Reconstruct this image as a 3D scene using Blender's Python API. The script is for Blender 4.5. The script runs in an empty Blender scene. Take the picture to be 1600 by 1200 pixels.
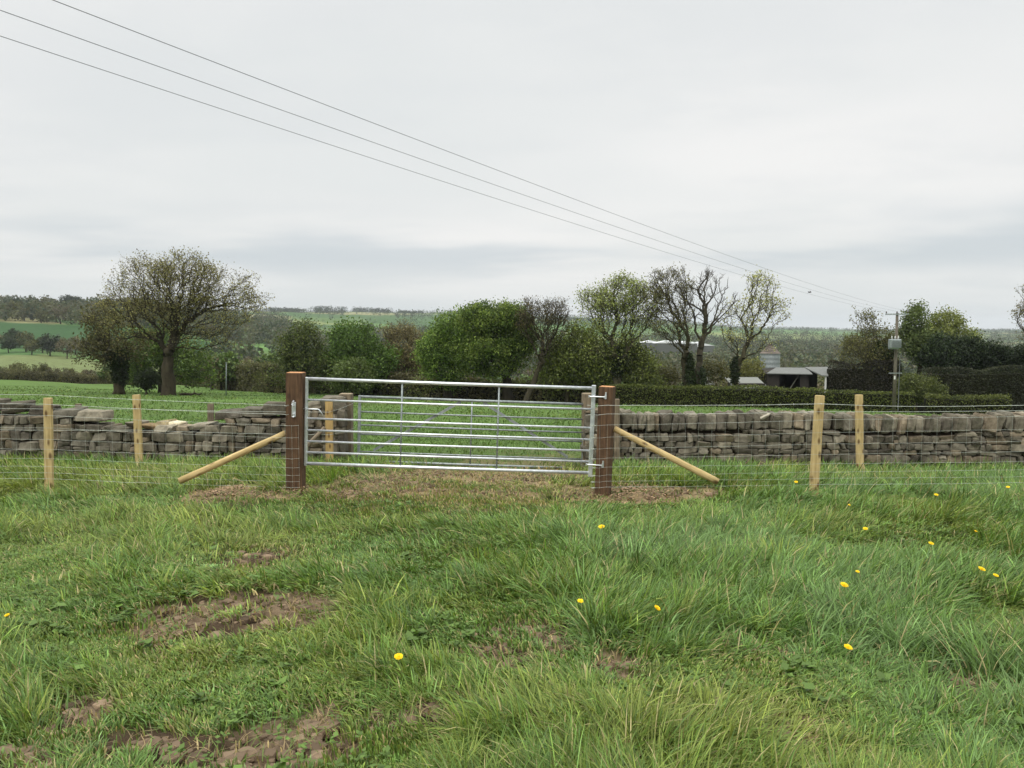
import bpy, math, random
import numpy as np
from mathutils import Vector, Matrix
S = bpy.context.scene
# ------------------------------------------------------------------ camera, sky, sun, exposure
F = 1232.0                       # focal length in pixels of the 1600 wide photograph
EYE = 1.6
PITCH = math.atan(88.0 / F)
cd = bpy.data.cameras.new('camera'); cam = bpy.data.objects.new('camera', cd); S.collection.objects.link(cam)
cd.sensor_width = 36.0; cd.lens = 36.0 * F / 1600.0; cd.clip_start = 0.05; cd.clip_end = 20000.0
cam.location = (0, 0, EYE); cam.rotation_euler = (math.pi / 2 - PITCH, 0, 0)
S.camera = cam
S.view_settings.view_transform = 'Standard'; S.view_settings.look = 'None'
S.view_settings.exposure = 0.0; S.view_settings.gamma = 1.0
SUN_EL, SUN_AZ = math.radians(52), math.radians(215)     # azimuth clockwise from +Y
W = bpy.data.worlds.new('World'); S.world = W; W.use_nodes = True
nt = W.node_tree; nt.nodes.clear()
def N(t, **k):
    n = nt.nodes.new(t)
    for a, b in k.items(): setattr(n, a, b)
    return n
out = N('ShaderNodeOutputWorld'); bg = N('ShaderNodeBackground'); bg.inputs[1].default_value = 0.1
sky = N('ShaderNodeTexSky'); sky.sky_type = 'NISHITA'; sky.sun_disc = False
sky.sun_elevation = SUN_EL; sky.sun_rotation = SUN_AZ; sky.air_density = 1.4; sky.dust_density = 3.0
tc = N('ShaderNodeTexCoord'); sep = N('ShaderNodeSeparateXYZ')
nt.links.new(tc.outputs['Generated'], sep.inputs[0])
def M_(op, a, b=None, c=None, clamp=False):
    n = N('ShaderNodeMath', operation=op, use_clamp=clamp)
    for i, v in enumerate((a, b, c)):
        if v is None: continue
        if isinstance(v, (int, float)): n.inputs[i].default_value = v
        else: nt.links.new(v, n.inputs[i])
    return n.outputs[0]
# the cloud layer: direction projected on a flat ceiling, softened near the horizon
zc_ = M_('MAXIMUM', sep.outputs['Z'], 0.0)
den = M_('ADD', zc_, 0.10)
px = M_('DIVIDE', sep.outputs['X'], den); py = M_('DIVIDE', sep.outputs['Y'], den)
cmb = N('ShaderNodeCombineXYZ'); nt.links.new(px, cmb.inputs[0]); nt.links.new(py, cmb.inputs[1])
def wnoise(scale, detail, rough, off, sx=1.0, sy=1.0):
    mp = N('ShaderNodeMapping'); mp.inputs['Location'].default_value = off; mp.inputs['Scale'].default_value = (sx, sy, 1)
    nt.links.new(cmb.outputs[0], mp.inputs[0])
    n = N('ShaderNodeTexNoise'); n.inputs['Scale'].default_value = scale; n.inputs['Detail'].default_value = detail
    n.inputs['Roughness'].default_value = rough; nt.links.new(mp.outputs[0], n.inputs['Vector']); return n.outputs[0]
def ramp(v, a, b):
    n = N('ShaderNodeMapRange'); n.interpolation_type = 'SMOOTHSTEP'; nt.links.new(v, n.inputs[0])
    n.inputs[1].default_value = a; n.inputs[2].default_value = b; return n.outputs[0]
n1 = wnoise(0.45, 3, 0.45, (3.1, 0.4, 0)); n2 = wnoise(0.62, 3, 0.5, (7.3, 2.0, 1.0), 0.8, 1.1)
n3 = wnoise(0.5, 3, 0.45, (1.2, 5.5, 2.0), 0.7, 1.0)
# low dark cloud bank standing at about 5 to 9 degrees over the horizon
el = sep.outputs['Z']
band = M_('MULTIPLY', ramp(el, 0.045, 0.085), M_('SUBTRACT', 1.0, ramp(el, 0.105, 0.165)))
lump = ramp(n2, 0.40, 0.62)
dark = M_('MULTIPLY', band, lump)
def col(c):
    n = N('ShaderNodeRGB'); n.outputs[0].default_value = (*c, 1); return n.outputs[0]
def mixc(f, a, b):
    n = N('ShaderNodeMix', data_type='RGBA'); nt.links.new(f, n.inputs[0]); nt.links.new(a, n.inputs[6]); nt.links.new(b, n.inputs[7]); return n.outputs[2]
cl = mixc(ramp(n1, 0.35, 0.65), col((8.3, 8.5, 8.45)), col((9.4, 9.35, 9.2)))
cl = mixc(M_('MULTIPLY', ramp(n3, 0.5, 0.75), 0.35), cl, col((7.2, 7.5, 7.65)))
n4 = wnoise(1.25, 5, 0.55, (4.4, 8.8, 3.0), 0.7, 1.0)
cl = mixc(M_('MULTIPLY', ramp(n4, 0.45, 0.70), 0.30), cl, col((7.1, 7.45, 7.65)))
cl = mixc(M_('MULTIPLY', dark, 0.58), cl, col((5.3, 6.05, 6.6)))
hz = M_('SUBTRACT', 1.0, ramp(el, -0.02, 0.10))
cl = mixc(M_('MULTIPLY', hz, 0.6), cl, col((6.9, 7.5, 7.6)))
# an overcast dome is about two to three times as bright overhead as at the horizon
cie = M_('ADD', 1.0, M_('MULTIPLY', ramp(el, 0.36, 0.95), 1.75))
vm = N('ShaderNodeVectorMath', operation='SCALE'); nt.links.new(cl, vm.inputs[0]); nt.links.new(cie, vm.inputs['Scale'])
fm = N('ShaderNodeMix', data_type='RGBA'); fm.inputs[0].default_value = 0.94
nt.links.new(sky.outputs[0], fm.inputs[6]); nt.links.new(vm.outputs[0], fm.inputs[7])
nt.links.new(fm.outputs[2], bg.inputs[0]); nt.links.new(bg.outputs[0], out.inputs[0])
sd = bpy.data.lights.new('sun', 'SUN'); sd.energy = 1.3; sd.angle = math.radians(25); sd.color = (1.0, 0.96, 0.90)
sun = bpy.data.objects.new('sun', sd); S.collection.objects.link(sun)
dv = Vector((math.sin(SUN_AZ) * math.cos(SUN_EL), math.cos(SUN_AZ) * math.cos(SUN_EL), math.sin(SUN_EL)))
sun.rotation_euler = dv.to_track_quat('Z', 'Y').to_euler(); sun.location = (0, 0, 50)

# ------------------------------------------------------------------ numeric helpers
rng = np.random.default_rng(7)
def lin(r, g, b):
    c = np.array([r, g, b], float) / 255.0
    return np.where(c < .04045, c / 12.92, ((c + .055) / 1.055) ** 2.4)
def sm(x, a, b):
    t = np.clip((x - a) / (b - a), 0, 1); return t * t * (3 - 2 * t)
_H = np.random.default_rng(99).random((256, 256))
def vnoise(x, y):
    x = np.asarray(x, float); y = np.asarray(y, float)
    xi = np.floor(x).astype(int); yi = np.floor(y).astype(int); fx = x - xi; fy = y - yi
    fx = fx * fx * (3 - 2 * fx); fy = fy * fy * (3 - 2 * fy)
    a = _H[xi & 255, yi & 255]; b = _H[(xi + 1) & 255, yi & 255]; c = _H[xi & 255, (yi + 1) & 255]; d = _H[(xi + 1) & 255, (yi + 1) & 255]
    return a * (1 - fx) * (1 - fy) + b * fx * (1 - fy) + c * (1 - fx) * fy + d * fx * fy
def fbm(x, y, o=4):
    s = 0; a = .5; t = 0
    for i in range(o):
        s = s + a * vnoise(x * 2 ** i + 17.3 * i, y * 2 ** i + 9.1 * i); t += a; a *= .5
    return s / t
# ------------------------------------------------------------------ the lie of the land
CX = np.array([-200, 0, 200, 400, 550, 700, 850, 1000, 1200, 1400, 1600, 1800.])
RD = np.array([220, 300, 380, 450, 600, 700, 900, 1300, 1800, 2500, 3500, 6500.])
TB = np.array([
 [603, 590, 553, 538, 503, 490, 472, 490, 505, 512, 514, 514],
 [605, 592, 556, 540, 505, 492, 475, 490, 505, 512, 514, 514],
 [612, 600, 570, 555, 515, 503, 483, 479, 490, 505, 512, 514],
 [622, 610, 588, 570, 545, 530, 515, 500, 487, 488, 503, 512],
 [628, 618, 600, 585, 565, 550, 530, 510, 494, 487, 496, 510],
 [632, 622, 608, 592, 572, 560, 541, 519, 501, 491, 488, 500],
 [636, 626, 612, 596, 577, 566, 550, 529, 511, 500, 494, 505],
 [638, 628, 614, 600, 579, 569, 555, 535, 518, 506, 500, 508],
 [638, 628, 614, 600, 580, 571, 558, 540, 526, 518, 514, 513],
 [638, 628, 614, 600, 582, 573, 560, 545, 532, 523, 518, 515],
 [638, 628, 614, 600, 582, 573, 560, 545, 532, 523, 518, 515],
 [638, 628, 614, 600, 582, 573, 560, 545, 532, 523, 518, 515.]])
TZ = -(TB - 512) / F * RD[None, :]
def far_z(ix, d):
    ix = np.clip(ix, CX[0], CX[-1]); d = np.clip(d, RD[0], RD[-1])
    i = np.clip(np.searchsorted(CX, ix, 'right') - 1, 0, len(CX) - 2); j = np.clip(np.searchsorted(RD, d, 'right') - 1, 0, len(RD) - 2)
    fx = (ix - CX[i]) / (CX[i + 1] - CX[i]); fx = fx * fx * (3 - 2 * fx); fy = (d - RD[j]) / (RD[j + 1] - RD[j])
    return (TZ[i, j] * (1 - fx) + TZ[i + 1, j] * fx) * (1 - fy) + (TZ[i, j + 1] * (1 - fx) + TZ[i + 1, j + 1] * fx) * fy
EX = np.array([-200, 0, 200, 430, 560, 700, 830, 960, 1200, 1400, 1600, 1800.])
EY = np.array([195, 190, 160, 115, 98, 90, 86, 83, 80, 78, 76, 76.])
def edge(ix): return np.interp(ix, EX, EY)
def G0(x, y):
    """smooth ground height (world z)"""
    x = np.asarray(x, float); y = np.asarray(y, float)
    ix = 800 + F * x / np.maximum(y, 1.0)
    zc = np.interp(y, [-60, 0, 6, 10, 12.8, 14, 90, 260], [-1.2, -1.6, -1.86, -2.10, -2.30, -2.39, -8.50, -8.50 - .066 * 170])
    near = zc - np.clip(x, -160, 160) * (.010 + .010 * sm(y, 13, 80))
    E = edge(ix); t = sm(y, E, np.maximum(E * 1.5, 220))
    z = near * (1 - t) + far_z(ix, y) * t
    return z + EYE
def G(x, y):
    x = np.asarray(x, float); y = np.asarray(y, float); r = np.hypot(x, y)
    n = (fbm(x * .9, y * .9, 4) - .5) * .16 * (1 - sm(r, 14, 60)) + (fbm(x * .05, y * .05, 3) - .5) * 1.0 * sm(y, 16, 60)
    n = n + (fbm(x * .012 + 5, y * .012, 4) - .5) * 5.0 * sm(y, 200, 400)
    return G0(x, y) + n * (1 - .75 * sm(np.abs(y - 11.5), 2.0, 0.5))
def ray(ix, iy):
    X = (ix - 800) / F; Y = -(iy - 600) / F; c, s = math.cos(PITCH), math.sin(PITCH)
    return X, c + Y * s, -s + Y * c
def P(ix, iy, d):
    """the world point at depth d (metres along +Y) seen at photo pixel ix, iy"""
    a, b, c = ray(ix, iy); return np.array([a / b * d, d, EYE + c / b * d])
def hit(ix, iy):
    """where the ray of photo pixel ix, iy meets the ground"""
    a, b, c = ray(ix, iy); d = np.arange(1.5, 90, .03)
    z = EYE + c / b * d; g = G(a / b * d, d); k = int(np.argmax(z < g)); return a / b * d[k], d[k]
# ------------------------------------------------------------------ mesh building
class MB:
    def __init__(s): s.v = []; s.q = []; s.t = []; s.c = []; s.n = 0
    def add(s, v, q=None, t=None, c=None):
        v = np.asarray(v, float).reshape(-1, 3)
        s.v.append(v)
        if q is not None and len(q): s.q.append(np.asarray(q, int).reshape(-1, 4) + s.n)
        if t is not None and len(t): s.t.append(np.asarray(t, int).reshape(-1, 3) + s.n)
        if c is None: c = (1., 1., 1.)
        c = np.asarray(c, float)
        if c.ndim == 1: c = np.tile(c, (len(v), 1))
        s.c.append(c); s.n += len(v); return s
    def mesh(s, name, mat, smooth=False, org=None):
        v = np.concatenate(s.v); c = np.concatenate(s.c)
        if org is not None: v = v - np.asarray(org, float)
        q = np.concatenate(s.q) if s.q else np.zeros((0, 4), int); t = np.concatenate(s.t) if s.t else np.zeros((0, 3), int)
        me = bpy.data.meshes.new(name); me.vertices.add(len(v)); me.vertices.foreach_set('co', v.astype(np.float32).ravel())
        lp = np.concatenate([q.ravel(), t.ravel()]); tot = np.concatenate([np.full(len(q), 4), np.full(len(t), 3)])
        st = np.concatenate([[0], np.cumsum(tot)[:-1]]) if len(tot) else np.zeros(0, int)
        me.loops.add(len(lp)); me.loops.foreach_set('vertex_index', lp.astype(np.int32))
        me.polygons.add(len(tot)); me.polygons.foreach_set('loop_start', st.astype(np.int32)); me.polygons.foreach_set('loop_total', tot.astype(np.int32))
        me.polygons.foreach_set('use_smooth', np.full(len(tot), smooth))
        me.update(calc_edges=True)
        a = me.color_attributes.new('Col', 'FLOAT_COLOR', 'POINT')
        a.data.foreach_set('color', np.concatenate([c, np.ones((len(c), 1))], 1).astype(np.float32).ravel())
        me.materials.append(mat)
        if mat.name == 'gritstone': me.set_sharp_from_angle(angle=math.radians(26))
        return me
    def build(s, name, mat, parent=None, smooth=False, org=None):
        """org: world position of the object's origin; for a child, the parent's position"""
        if org is None and parent is not None: org = np.array(parent.location)
        o = bpy.data.objects.new(name, s.mesh(name, mat, smooth, org)); S.collection.objects.link(o)
        if parent is not None: o.parent = parent
        elif org is not None: o.location = tuple(org)
        return o
def tag(o, label=None, cat=None, group=None, kind=None):
    if label: o['label'] = label
    if cat: o['category'] = cat
    if group: o['group'] = group
    if kind: o['kind'] = kind
    return o
def empty(name, loc, label, cat, group=None):
    o = bpy.data.objects.new(name, None); S.collection.objects.link(o); o.location = tuple(float(a) for a in loc)
    o.empty_display_size = .2; return tag(o, label, cat, group, 'thing')
def unit(v): return v / np.maximum(np.linalg.norm(v, axis=-1, keepdims=True), 1e-9)
def box(mb, c, h, R=None, col=None, bev=0.0):
    """box centre c, half sizes h, rotation R; bev > 0 chamfers all edges"""
    h = np.asarray(h, float)
    if bev <= 0:
        s = np.array([[x, y, z] for x in (-1, 1) for y in (-1, 1) for z in (-1, 1)]) * h
        q = [(0, 1, 3, 2), (4, 6, 7, 5), (0, 4, 5, 1), (2, 3, 7, 6), (0, 2, 6, 4), (1, 5, 7, 3)]
        t = []
    else:
        s = []; idx = {}
        for x in (-1, 1):
            for y in (-1, 1):
                for z in (-1, 1):
                    for a in range(3):
                        p = np.array([x, y, z]) * (h - bev); p[a] = (x, y, z)[a] * h[a]; idx[(x, y, z, a)] = len(s); s.append(p)
        s = np.array(s); q = []; t = []
        for a in range(3):
            b, c2 = [i for i in range(3) if i != a]
            for sa in (-1, 1):
                f = []
                for (sb, sc) in ((-1, -1), (1, -1), (1, 1), (-1, 1)):
                    k = [0, 0, 0]; k[a] = sa; k[b] = sb; k[c2] = sc; f.append(idx[(*k, a)])
                q.append(f)
            for sb in (-1, 1):
                for sc in (-1, 1):
                    k0 = [0, 0, 0]; k0[a] = -1; k0[b] = sb; k0[c2] = sc; k1 = list(k0); k1[a] = 1
                    q.append([idx[(*k0, b)], idx[(*k0, c2)], idx[(*k1, c2)], idx[(*k1, b)]])
        for x in (-1, 1):
            for y in (-1, 1):
                for z in (-1, 1): t.append([idx[(x, y, z, 0)], idx[(x, y, z, 1)], idx[(x, y, z, 2)]])
    if R is not None: s = s @ np.asarray(R).T
    mb.add(s + np.asarray(c, float), q, t, col); return mb
def rotm(axis, a): return np.array(Matrix.Rotation(a, 3, axis))
def segs(mb, A, B, ra, rb, k=4, col=None, cap=False):
    """prisms with k sides between points A[i] and B[i]"""
    A = np.atleast_2d(A).astype(float); B = np.atleast_2d(B).astype(float); n = len(A)
    ra = np.broadcast_to(np.asarray(ra, float), (n,)); rb = np.broadcast_to(np.asarray(rb, float), (n,))
    d = unit(B - A); ref = np.where(np.abs(d[:, 2:3]) < .9, np.array([[0, 0, 1.]]), np.array([[1., 0, 0]]))
    u = unit(np.cross(d, ref)); w = np.cross(d, u)
    an = np.arange(k) * 2 * math.pi / k
    ring = np.cos(an)[None, :, None] * u[:, None, :] + np.sin(an)[None, :, None] * w[:, None, :]
    v = np.concatenate([A[:, None] + ring * ra[:, None, None], B[:, None] + ring * rb[:, None, None]], 1)
    i = np.arange(k); j = (i + 1) % k; q = np.stack([i, i + k, j + k, j], 1)
    q = (q[None] + (np.arange(n) * 2 * k)[:, None, None]).reshape(-1, 4)
    if col is not None and np.ndim(col) == 2: col = np.repeat(col, 2 * k, 0)
    mb.add(v.reshape(-1, 3), q, None, col)
    if cap:
        for e in range(n):
            for o_, s_ in ((A[e], 0), (B[e], k)):
                vv = np.concatenate([[o_], v[e, s_:s_ + k]]); mb.add(vv, None, [(0, 1 + a, 1 + (a + 1) % k) for a in range(k)], None if col is None else (col if np.ndim(col) == 1 else col[e * 2 * k]))
    return mb
def tube(mb, pts, rad, k=8, col=None, cap=True):
    """one smooth tube along a polyline"""
    p = np.asarray(pts, float); n = len(p); rad = np.broadcast_to(np.asarray(rad, float), (n,))
    d = unit(np.gradient(p, axis=0)); ref = np.array([0, 0, 1.]) if abs(d[0, 2]) < .8 else np.array([1., 0, 0])
    an = np.arange(k) * 2 * math.pi / k; V = []
    for i in range(n):
        u = unit(np.cross(d[i], ref)); w = np.cross(d[i], u)
        V.append(p[i] + rad[i] * (np.cos(an)[:, None] * u + np.sin(an)[:, None] * w))
    V = np.concatenate(V); q = [(i * k + a, (i + 1) * k + a, (i + 1) * k + (a + 1) % k, i * k + (a + 1) % k) for i in range(n - 1) for a in range(k)]
    t = []
    if cap:
        V = np.concatenate([V, p[:1], p[-1:]]); t = [(n * k, a, (a + 1) % k) for a in range(k)] + [(n * k + 1, (n - 1) * k + (a + 1) % k, (n - 1) * k + a) for a in range(k)]
    mb.add(V, q, t, col); return mb
# ------------------------------------------------------------------ materials
def mat(name):
    m = bpy.data.materials.new(name); m.use_nodes = True; m.node_tree.nodes.clear(); return m, m.node_tree
class NT:
    def __init__(s, name): s.m, s.t = mat(name); s.out = s.n('ShaderNodeOutputMaterial')
    def n(s, ty, **k):
        n = s.t.nodes.new(ty)
        for a, b in k.items(): setattr(n, a, b)
        return n
    def l(s, a, b): s.t.links.new(a, b)
    def setin(s, n, i, v):
        if isinstance(v, bpy.types.NodeSocket): s.l(v, n.inputs[i])
        else:
            if isinstance(v, (tuple, list, np.ndarray)) and len(v) == 3 and n.inputs[i].type == 'RGBA': v = (*v, 1)
            n.inputs[i].default_value = v
    def math(s, op, a, b=0.0, clamp=False):
        n = s.n('ShaderNodeMath', operation=op, use_clamp=clamp); s.setin(n, 0, a); s.setin(n, 1, b); return n.outputs[0]
    def mix(s, f, a, b, mode='MIX'):
        n = s.n('ShaderNodeMix', data_type='RGBA', blend_type=mode); s.setin(n, 0, f); s.setin(n, 6, a); s.setin(n, 7, b); return n.outputs[2]
    def noise(s, vec, scale, detail=4, rough=.55, sc=None):
        if sc is not None:
            mp = s.n('ShaderNodeMapping'); mp.inputs['Scale'].default_value = sc; s.l(vec, mp.inputs[0]); vec = mp.outputs[0]
        n = s.n('ShaderNodeTexNoise'); s.l(vec, n.inputs['Vector']); n.inputs['Scale'].default_value = scale
        n.inputs['Detail'].default_value = detail; n.inputs['Roughness'].default_value = rough; return n.outputs[0]
    def ramp(s, v, a, b, lo=0., hi=1.):
        n = s.n('ShaderNodeMapRange'); s.setin(n, 0, v); n.inputs[1].default_value = a; n.inputs[2].default_value = b; n.inputs[3].default_value = lo; n.inputs[4].default_value = hi; return n.outputs[0]
    def attr(s, name='Col'): n = s.n('ShaderNodeAttribute', attribute_name=name); return n.outputs[0]
    def obj(s): return s.n('ShaderNodeTexCoord').outputs['Object']
    def pos(s): return s.n('ShaderNodeNewGeometry').outputs['Position']
    def bump(s, h, st, dist=.01):
        n = s.n('ShaderNodeBump'); s.setin(n, 'Height', h); n.inputs['Strength'].default_value = st; n.inputs['Distance'].default_value = dist; return n.outputs[0]
    def bsdf(s, col, rough=.8, metal=0., normal=None, spec=.3):
        b = s.n('ShaderNodeBsdfPrincipled'); s.setin(b, 'Base Color', col); s.setin(b, 'Roughness', rough); s.setin(b, 'Metallic', metal)
        b.inputs['Specular IOR Level'].default_value = spec
        if normal is not None: s.l(normal, b.inputs['Normal'])
        s.l(b.outputs[0], s.out.inputs[0]); return b
def leaf_mat(name, trans=.3, rand=.25, rough=.55, spec=.25):
    t = NT(name); c = t.attr()
    r = t.n('ShaderNodeObjectInfo').outputs['Random']
    hs = t.n('ShaderNodeHueSaturation'); hs.inputs['Hue'].default_value = .5
    t.l(t.ramp(r, 0, 1, 1 - rand, 1 + rand), hs.inputs['Value']); t.l(c, hs.inputs['Color']); c = hs.outputs[0]
    b = t.n('ShaderNodeBsdfPrincipled'); t.l(c, b.inputs['Base Color']); b.inputs['Roughness'].default_value = rough; b.inputs['Specular IOR Level'].default_value = spec
    tr = t.n('ShaderNodeBsdfTranslucent'); t.l(t.mix(1.0, c, (1.15, 1.15, .7), 'MULTIPLY'), tr.inputs[0])
    mx = t.n('ShaderNodeMixShader'); mx.inputs[0].default_value = trans
    t.l(b.outputs[0], mx.inputs[1]); t.l(tr.outputs[0], mx.inputs[2]); t.l(mx.outputs[0], t.out.inputs[0]); return t.m
M = {}
M['leaf'] = leaf_mat('leaf'); M['blade'] = leaf_mat('grass_blade', .25, 0.0, .5, .3)
M['petal'] = leaf_mat('petal', .2, .05)
def bark():
    t = NT('bark'); o = t.pos(); n = t.noise(o, 3.0, 5, .6, (1, 1, .35)); c = t.mix(t.ramp(n, .35, .65), t.mix(1.0, t.attr(), (.55, .55, .55), 'MULTIPLY'), t.mix(1.0, t.attr(), (1.15, 1.2, 1.15), 'MULTIPLY'))
    t.bsdf(c, .95, normal=t.bump(n, .6, .05), spec=.1); return t.m
M['bark'] = bark()
def ground_mat():
    t = NT('ground'); p = t.pos(); c = t.attr()
    n1 = t.noise(p, 14, 6, .65); n2 = t.noise(p, .35, 5, .6); n3 = t.noise(p, 90, 3, .6)
    c = t.mix(1.0, c, t.mix(t.ramp(n1, .3, .7), (.55, .55, .55), (1.4, 1.4, 1.35)), 'MULTIPLY')
    c = t.mix(1.0, c, t.mix(t.ramp(n2, .3, .7), (.85, .82, .82), (1.15, 1.18, 1.12)), 'MULTIPLY')
    t.bsdf(c, .95, normal=t.bump(t.math('ADD', n1, t.math('MULTIPLY', n3, .35)), .55, .05), spec=.1); return t.m
M['ground'] = ground_mat()
def stone_mat():
    t = NT('gritstone'); o = t.pos(); c = t.attr()
    n = t.noise(o, 9, 6, .65); n2 = t.noise(o, 45, 5, .7); n3 = t.noise(o, 3.2, 4, .6)
    c = t.mix(1.0, c, t.mix(t.ramp(n, .3, .7), (.5, .48, .45), (1.45, 1.42, 1.35)), 'MULTIPLY')
    c = t.mix(t.math('MULTIPLY', t.ramp(n2, .58, .72), .45), c, tuple(lin(150, 150, 138)))
    c = t.mix(t.math('MULTIPLY', t.ramp(n3, .58, .70), .4), c, tuple(lin(64, 66, 50)))
    t.bsdf(c, .95, normal=t.bump(t.math('ADD', n, t.math('MULTIPLY', n2, .5)), .8, .02), spec=.12); return t.m
M['stone'] = stone_mat()
def wood_mat(name, a, b, knots=.5, kc=(70, 45, 25), sat=(1, 1, .06), sheen=.25):
    t = NT(name); o = t.obj(); c = t.attr()
    g = t.noise(o, 38, 6, .65, sat); big = t.noise(o, 5, 4, .6)
    cc = t.mix(t.ramp(g, .32, .68), tuple(lin(*a)), tuple(lin(*b)))
    cc = t.mix(1.0, cc, c, 'MULTIPLY')
    cc = t.mix(1.0, cc, t.mix(t.ramp(big, .3, .7), (.8, .78, .75), (1.12, 1.1, 1.08)), 'MULTIPLY')
    mp = t.n('ShaderNodeMapping'); mp.inputs['Scale'].default_value = (11, 11, 5.2); t.l(o, mp.inputs[0])
    v = t.n('ShaderNodeTexVoronoi'); v.inputs['Scale'].default_value = 1.0; t.l(mp.outputs[0], v.inputs['Vector'])
    k = t.ramp(v.outputs['Distance'], .14, .30, 1, 0)
    cc = t.mix(t.math('MULTIPLY', k, knots), cc, tuple(lin(*kc)))
    t.bsdf(cc, .8, normal=t.bump(g, .45, .006), spec=sheen); return t.m
M['post'] = wood_mat('treated_post_wood', (66, 50, 38), (110, 86, 64), .45, (40, 29, 22))
M['stake'] = wood_mat('pale_stake_wood', (166, 144, 96), (208, 188, 138), .85, (84, 58, 32))
M['orange_stake'] = wood_mat('tan_stake_wood', (160, 134, 86), (200, 172, 118), .75, (70, 42, 22))
M['old_wood'] = wood_mat('weathered_wood', (92, 84, 70), (140, 128, 108), .3, (50, 44, 36))
M['pole_wood'] = wood_mat('pole_wood', (84, 80, 72), (118, 112, 100), .1, sat=(1, 1, .1))
def metal(name, a, b, rough, metal=.85, sc=18):
    t = NT(name); o = t.obj(); n = t.noise(o, sc, 5, .6); n2 = t.noise(o, 4, 3, .5)
    c = t.mix(t.ramp(n, .35, .65), tuple(lin(*a)), tuple(lin(*b)))
    t.bsdf(c, t.ramp(n2, .3, .7, rough - .08, rough + .1), metal, spec=.5); return t.m
M['galv'] = metal('galvanised_steel', (208, 213, 216), (238, 242, 244), .34, .75)
M['galv_old_shaded'] = metal('weathered_and_shaded_galvanised_steel', (132, 140, 140), (168, 175, 174), .6, .6)  # weathered metal; also the painted shade of the new gate's uprights
M['wire'] = metal('fence_wire', (166, 172, 162), (196, 202, 192), .45, .6)
M['cable'] = metal('overhead_cable', (92, 96, 98), (118, 122, 124), .6, .3)
def plain(name, c, rough=.8, var=.25, scale=6, stretch=None, spec=.2):
    t = NT(name); n = t.noise(t.obj(), scale, 5, .6, stretch); a = lin(*c)
    t.bsdf(t.mix(t.ramp(n, .3, .7), tuple(a * (1 - var)), tuple(a * (1 + var))), rough, spec=spec, normal=t.bump(n, .2, .02)); return t.m

# ------------------------------------------------------------------ bare patches, tracks, tuft fields (all in ground coordinates)
def patch(ix, iy, rx, ry, s=1.0):
    x, y = hit(ix, iy); x1, _ = hit(ix + rx, iy); _, y0 = hit(ix, iy + ry); _, y1 = hit(ix, iy - ry)
    return x, (y0 + y1) / 2, abs(x1 - x), max((y1 - y0) / 2, .05), s
PT = [patch(*a) for a in [
 (310, 965, 75, 28, 1.1), (430, 952, 55, 20, 1.1), (490, 955, 32, 17, 1.2), (265, 985, 45, 20, .9), (135, 1112, 32, 22, 1.0), (240, 1172, 60, 30, 1.0),
 (355, 1188, 50, 25, 1.1), (450, 1165, 75, 30, 1.15), (500, 1130, 30, 20, .9), (670, 1112, 62, 22, .8), (590, 1128, 30, 16, .6),
 (830, 990, 60, 18, .55), (800, 1030, 60, 24, .5), (870, 1010, 28, 16, .75), (965, 1045, 36, 22, .6), (1180, 1015, 60, 18, .45), (1110, 1000, 40, 12, .4), (1510, 1075, 90, 26, .55),
 (400, 872, 50, 14, .6), (1230, 1150, 60, 25, .35), (60, 1190, 60, 20, .6), (820, 1050, 90, 26, .35)]]
PT_PATH = [patch(*a) for a in [
 (590, 752, 60, 9, .9), (560, 768, 70, 7, .6), (680, 740, 60, 6, .9), (800, 748, 60, 8, .75), (860, 742, 50, 6, .8), (790, 772, 50, 6, .5), (640, 762, 50, 7, .7),
 (355, 770, 42, 8, 1.15), (400, 775, 34, 7, .7), (980, 770, 62, 11, 1.2), (1060, 768, 55, 6, 1.0), (460, 768, 28, 9, .9), (930, 775, 40, 9, .8)]]
def bare(x, y):
    m = np.zeros(np.shape(x))
    w = (fbm(np.asarray(x) * 3.1, np.asarray(y) * 3.1, 4) - .5) * 2.0
    for (cx, cy, a, b, s) in PT + PT_PATH:
        q = ((x - cx) / (a * 1.2)) ** 2 + ((y - cy) / (b * 1.35)) ** 2
        m = np.maximum(m, s * np.exp(-q ** 1.2 * .7))
    return np.clip(m + w * m * 1.1, 0, 1.2)
def path(x, y):
    """trodden way through both gates"""
    c = -0.45 + .08 * (y - 10); return np.exp(-((x - c) / 1.6) ** 4) * sm(y, 7.2, 9.3) * (1 - sm(y, 14.5, 22))
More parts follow.
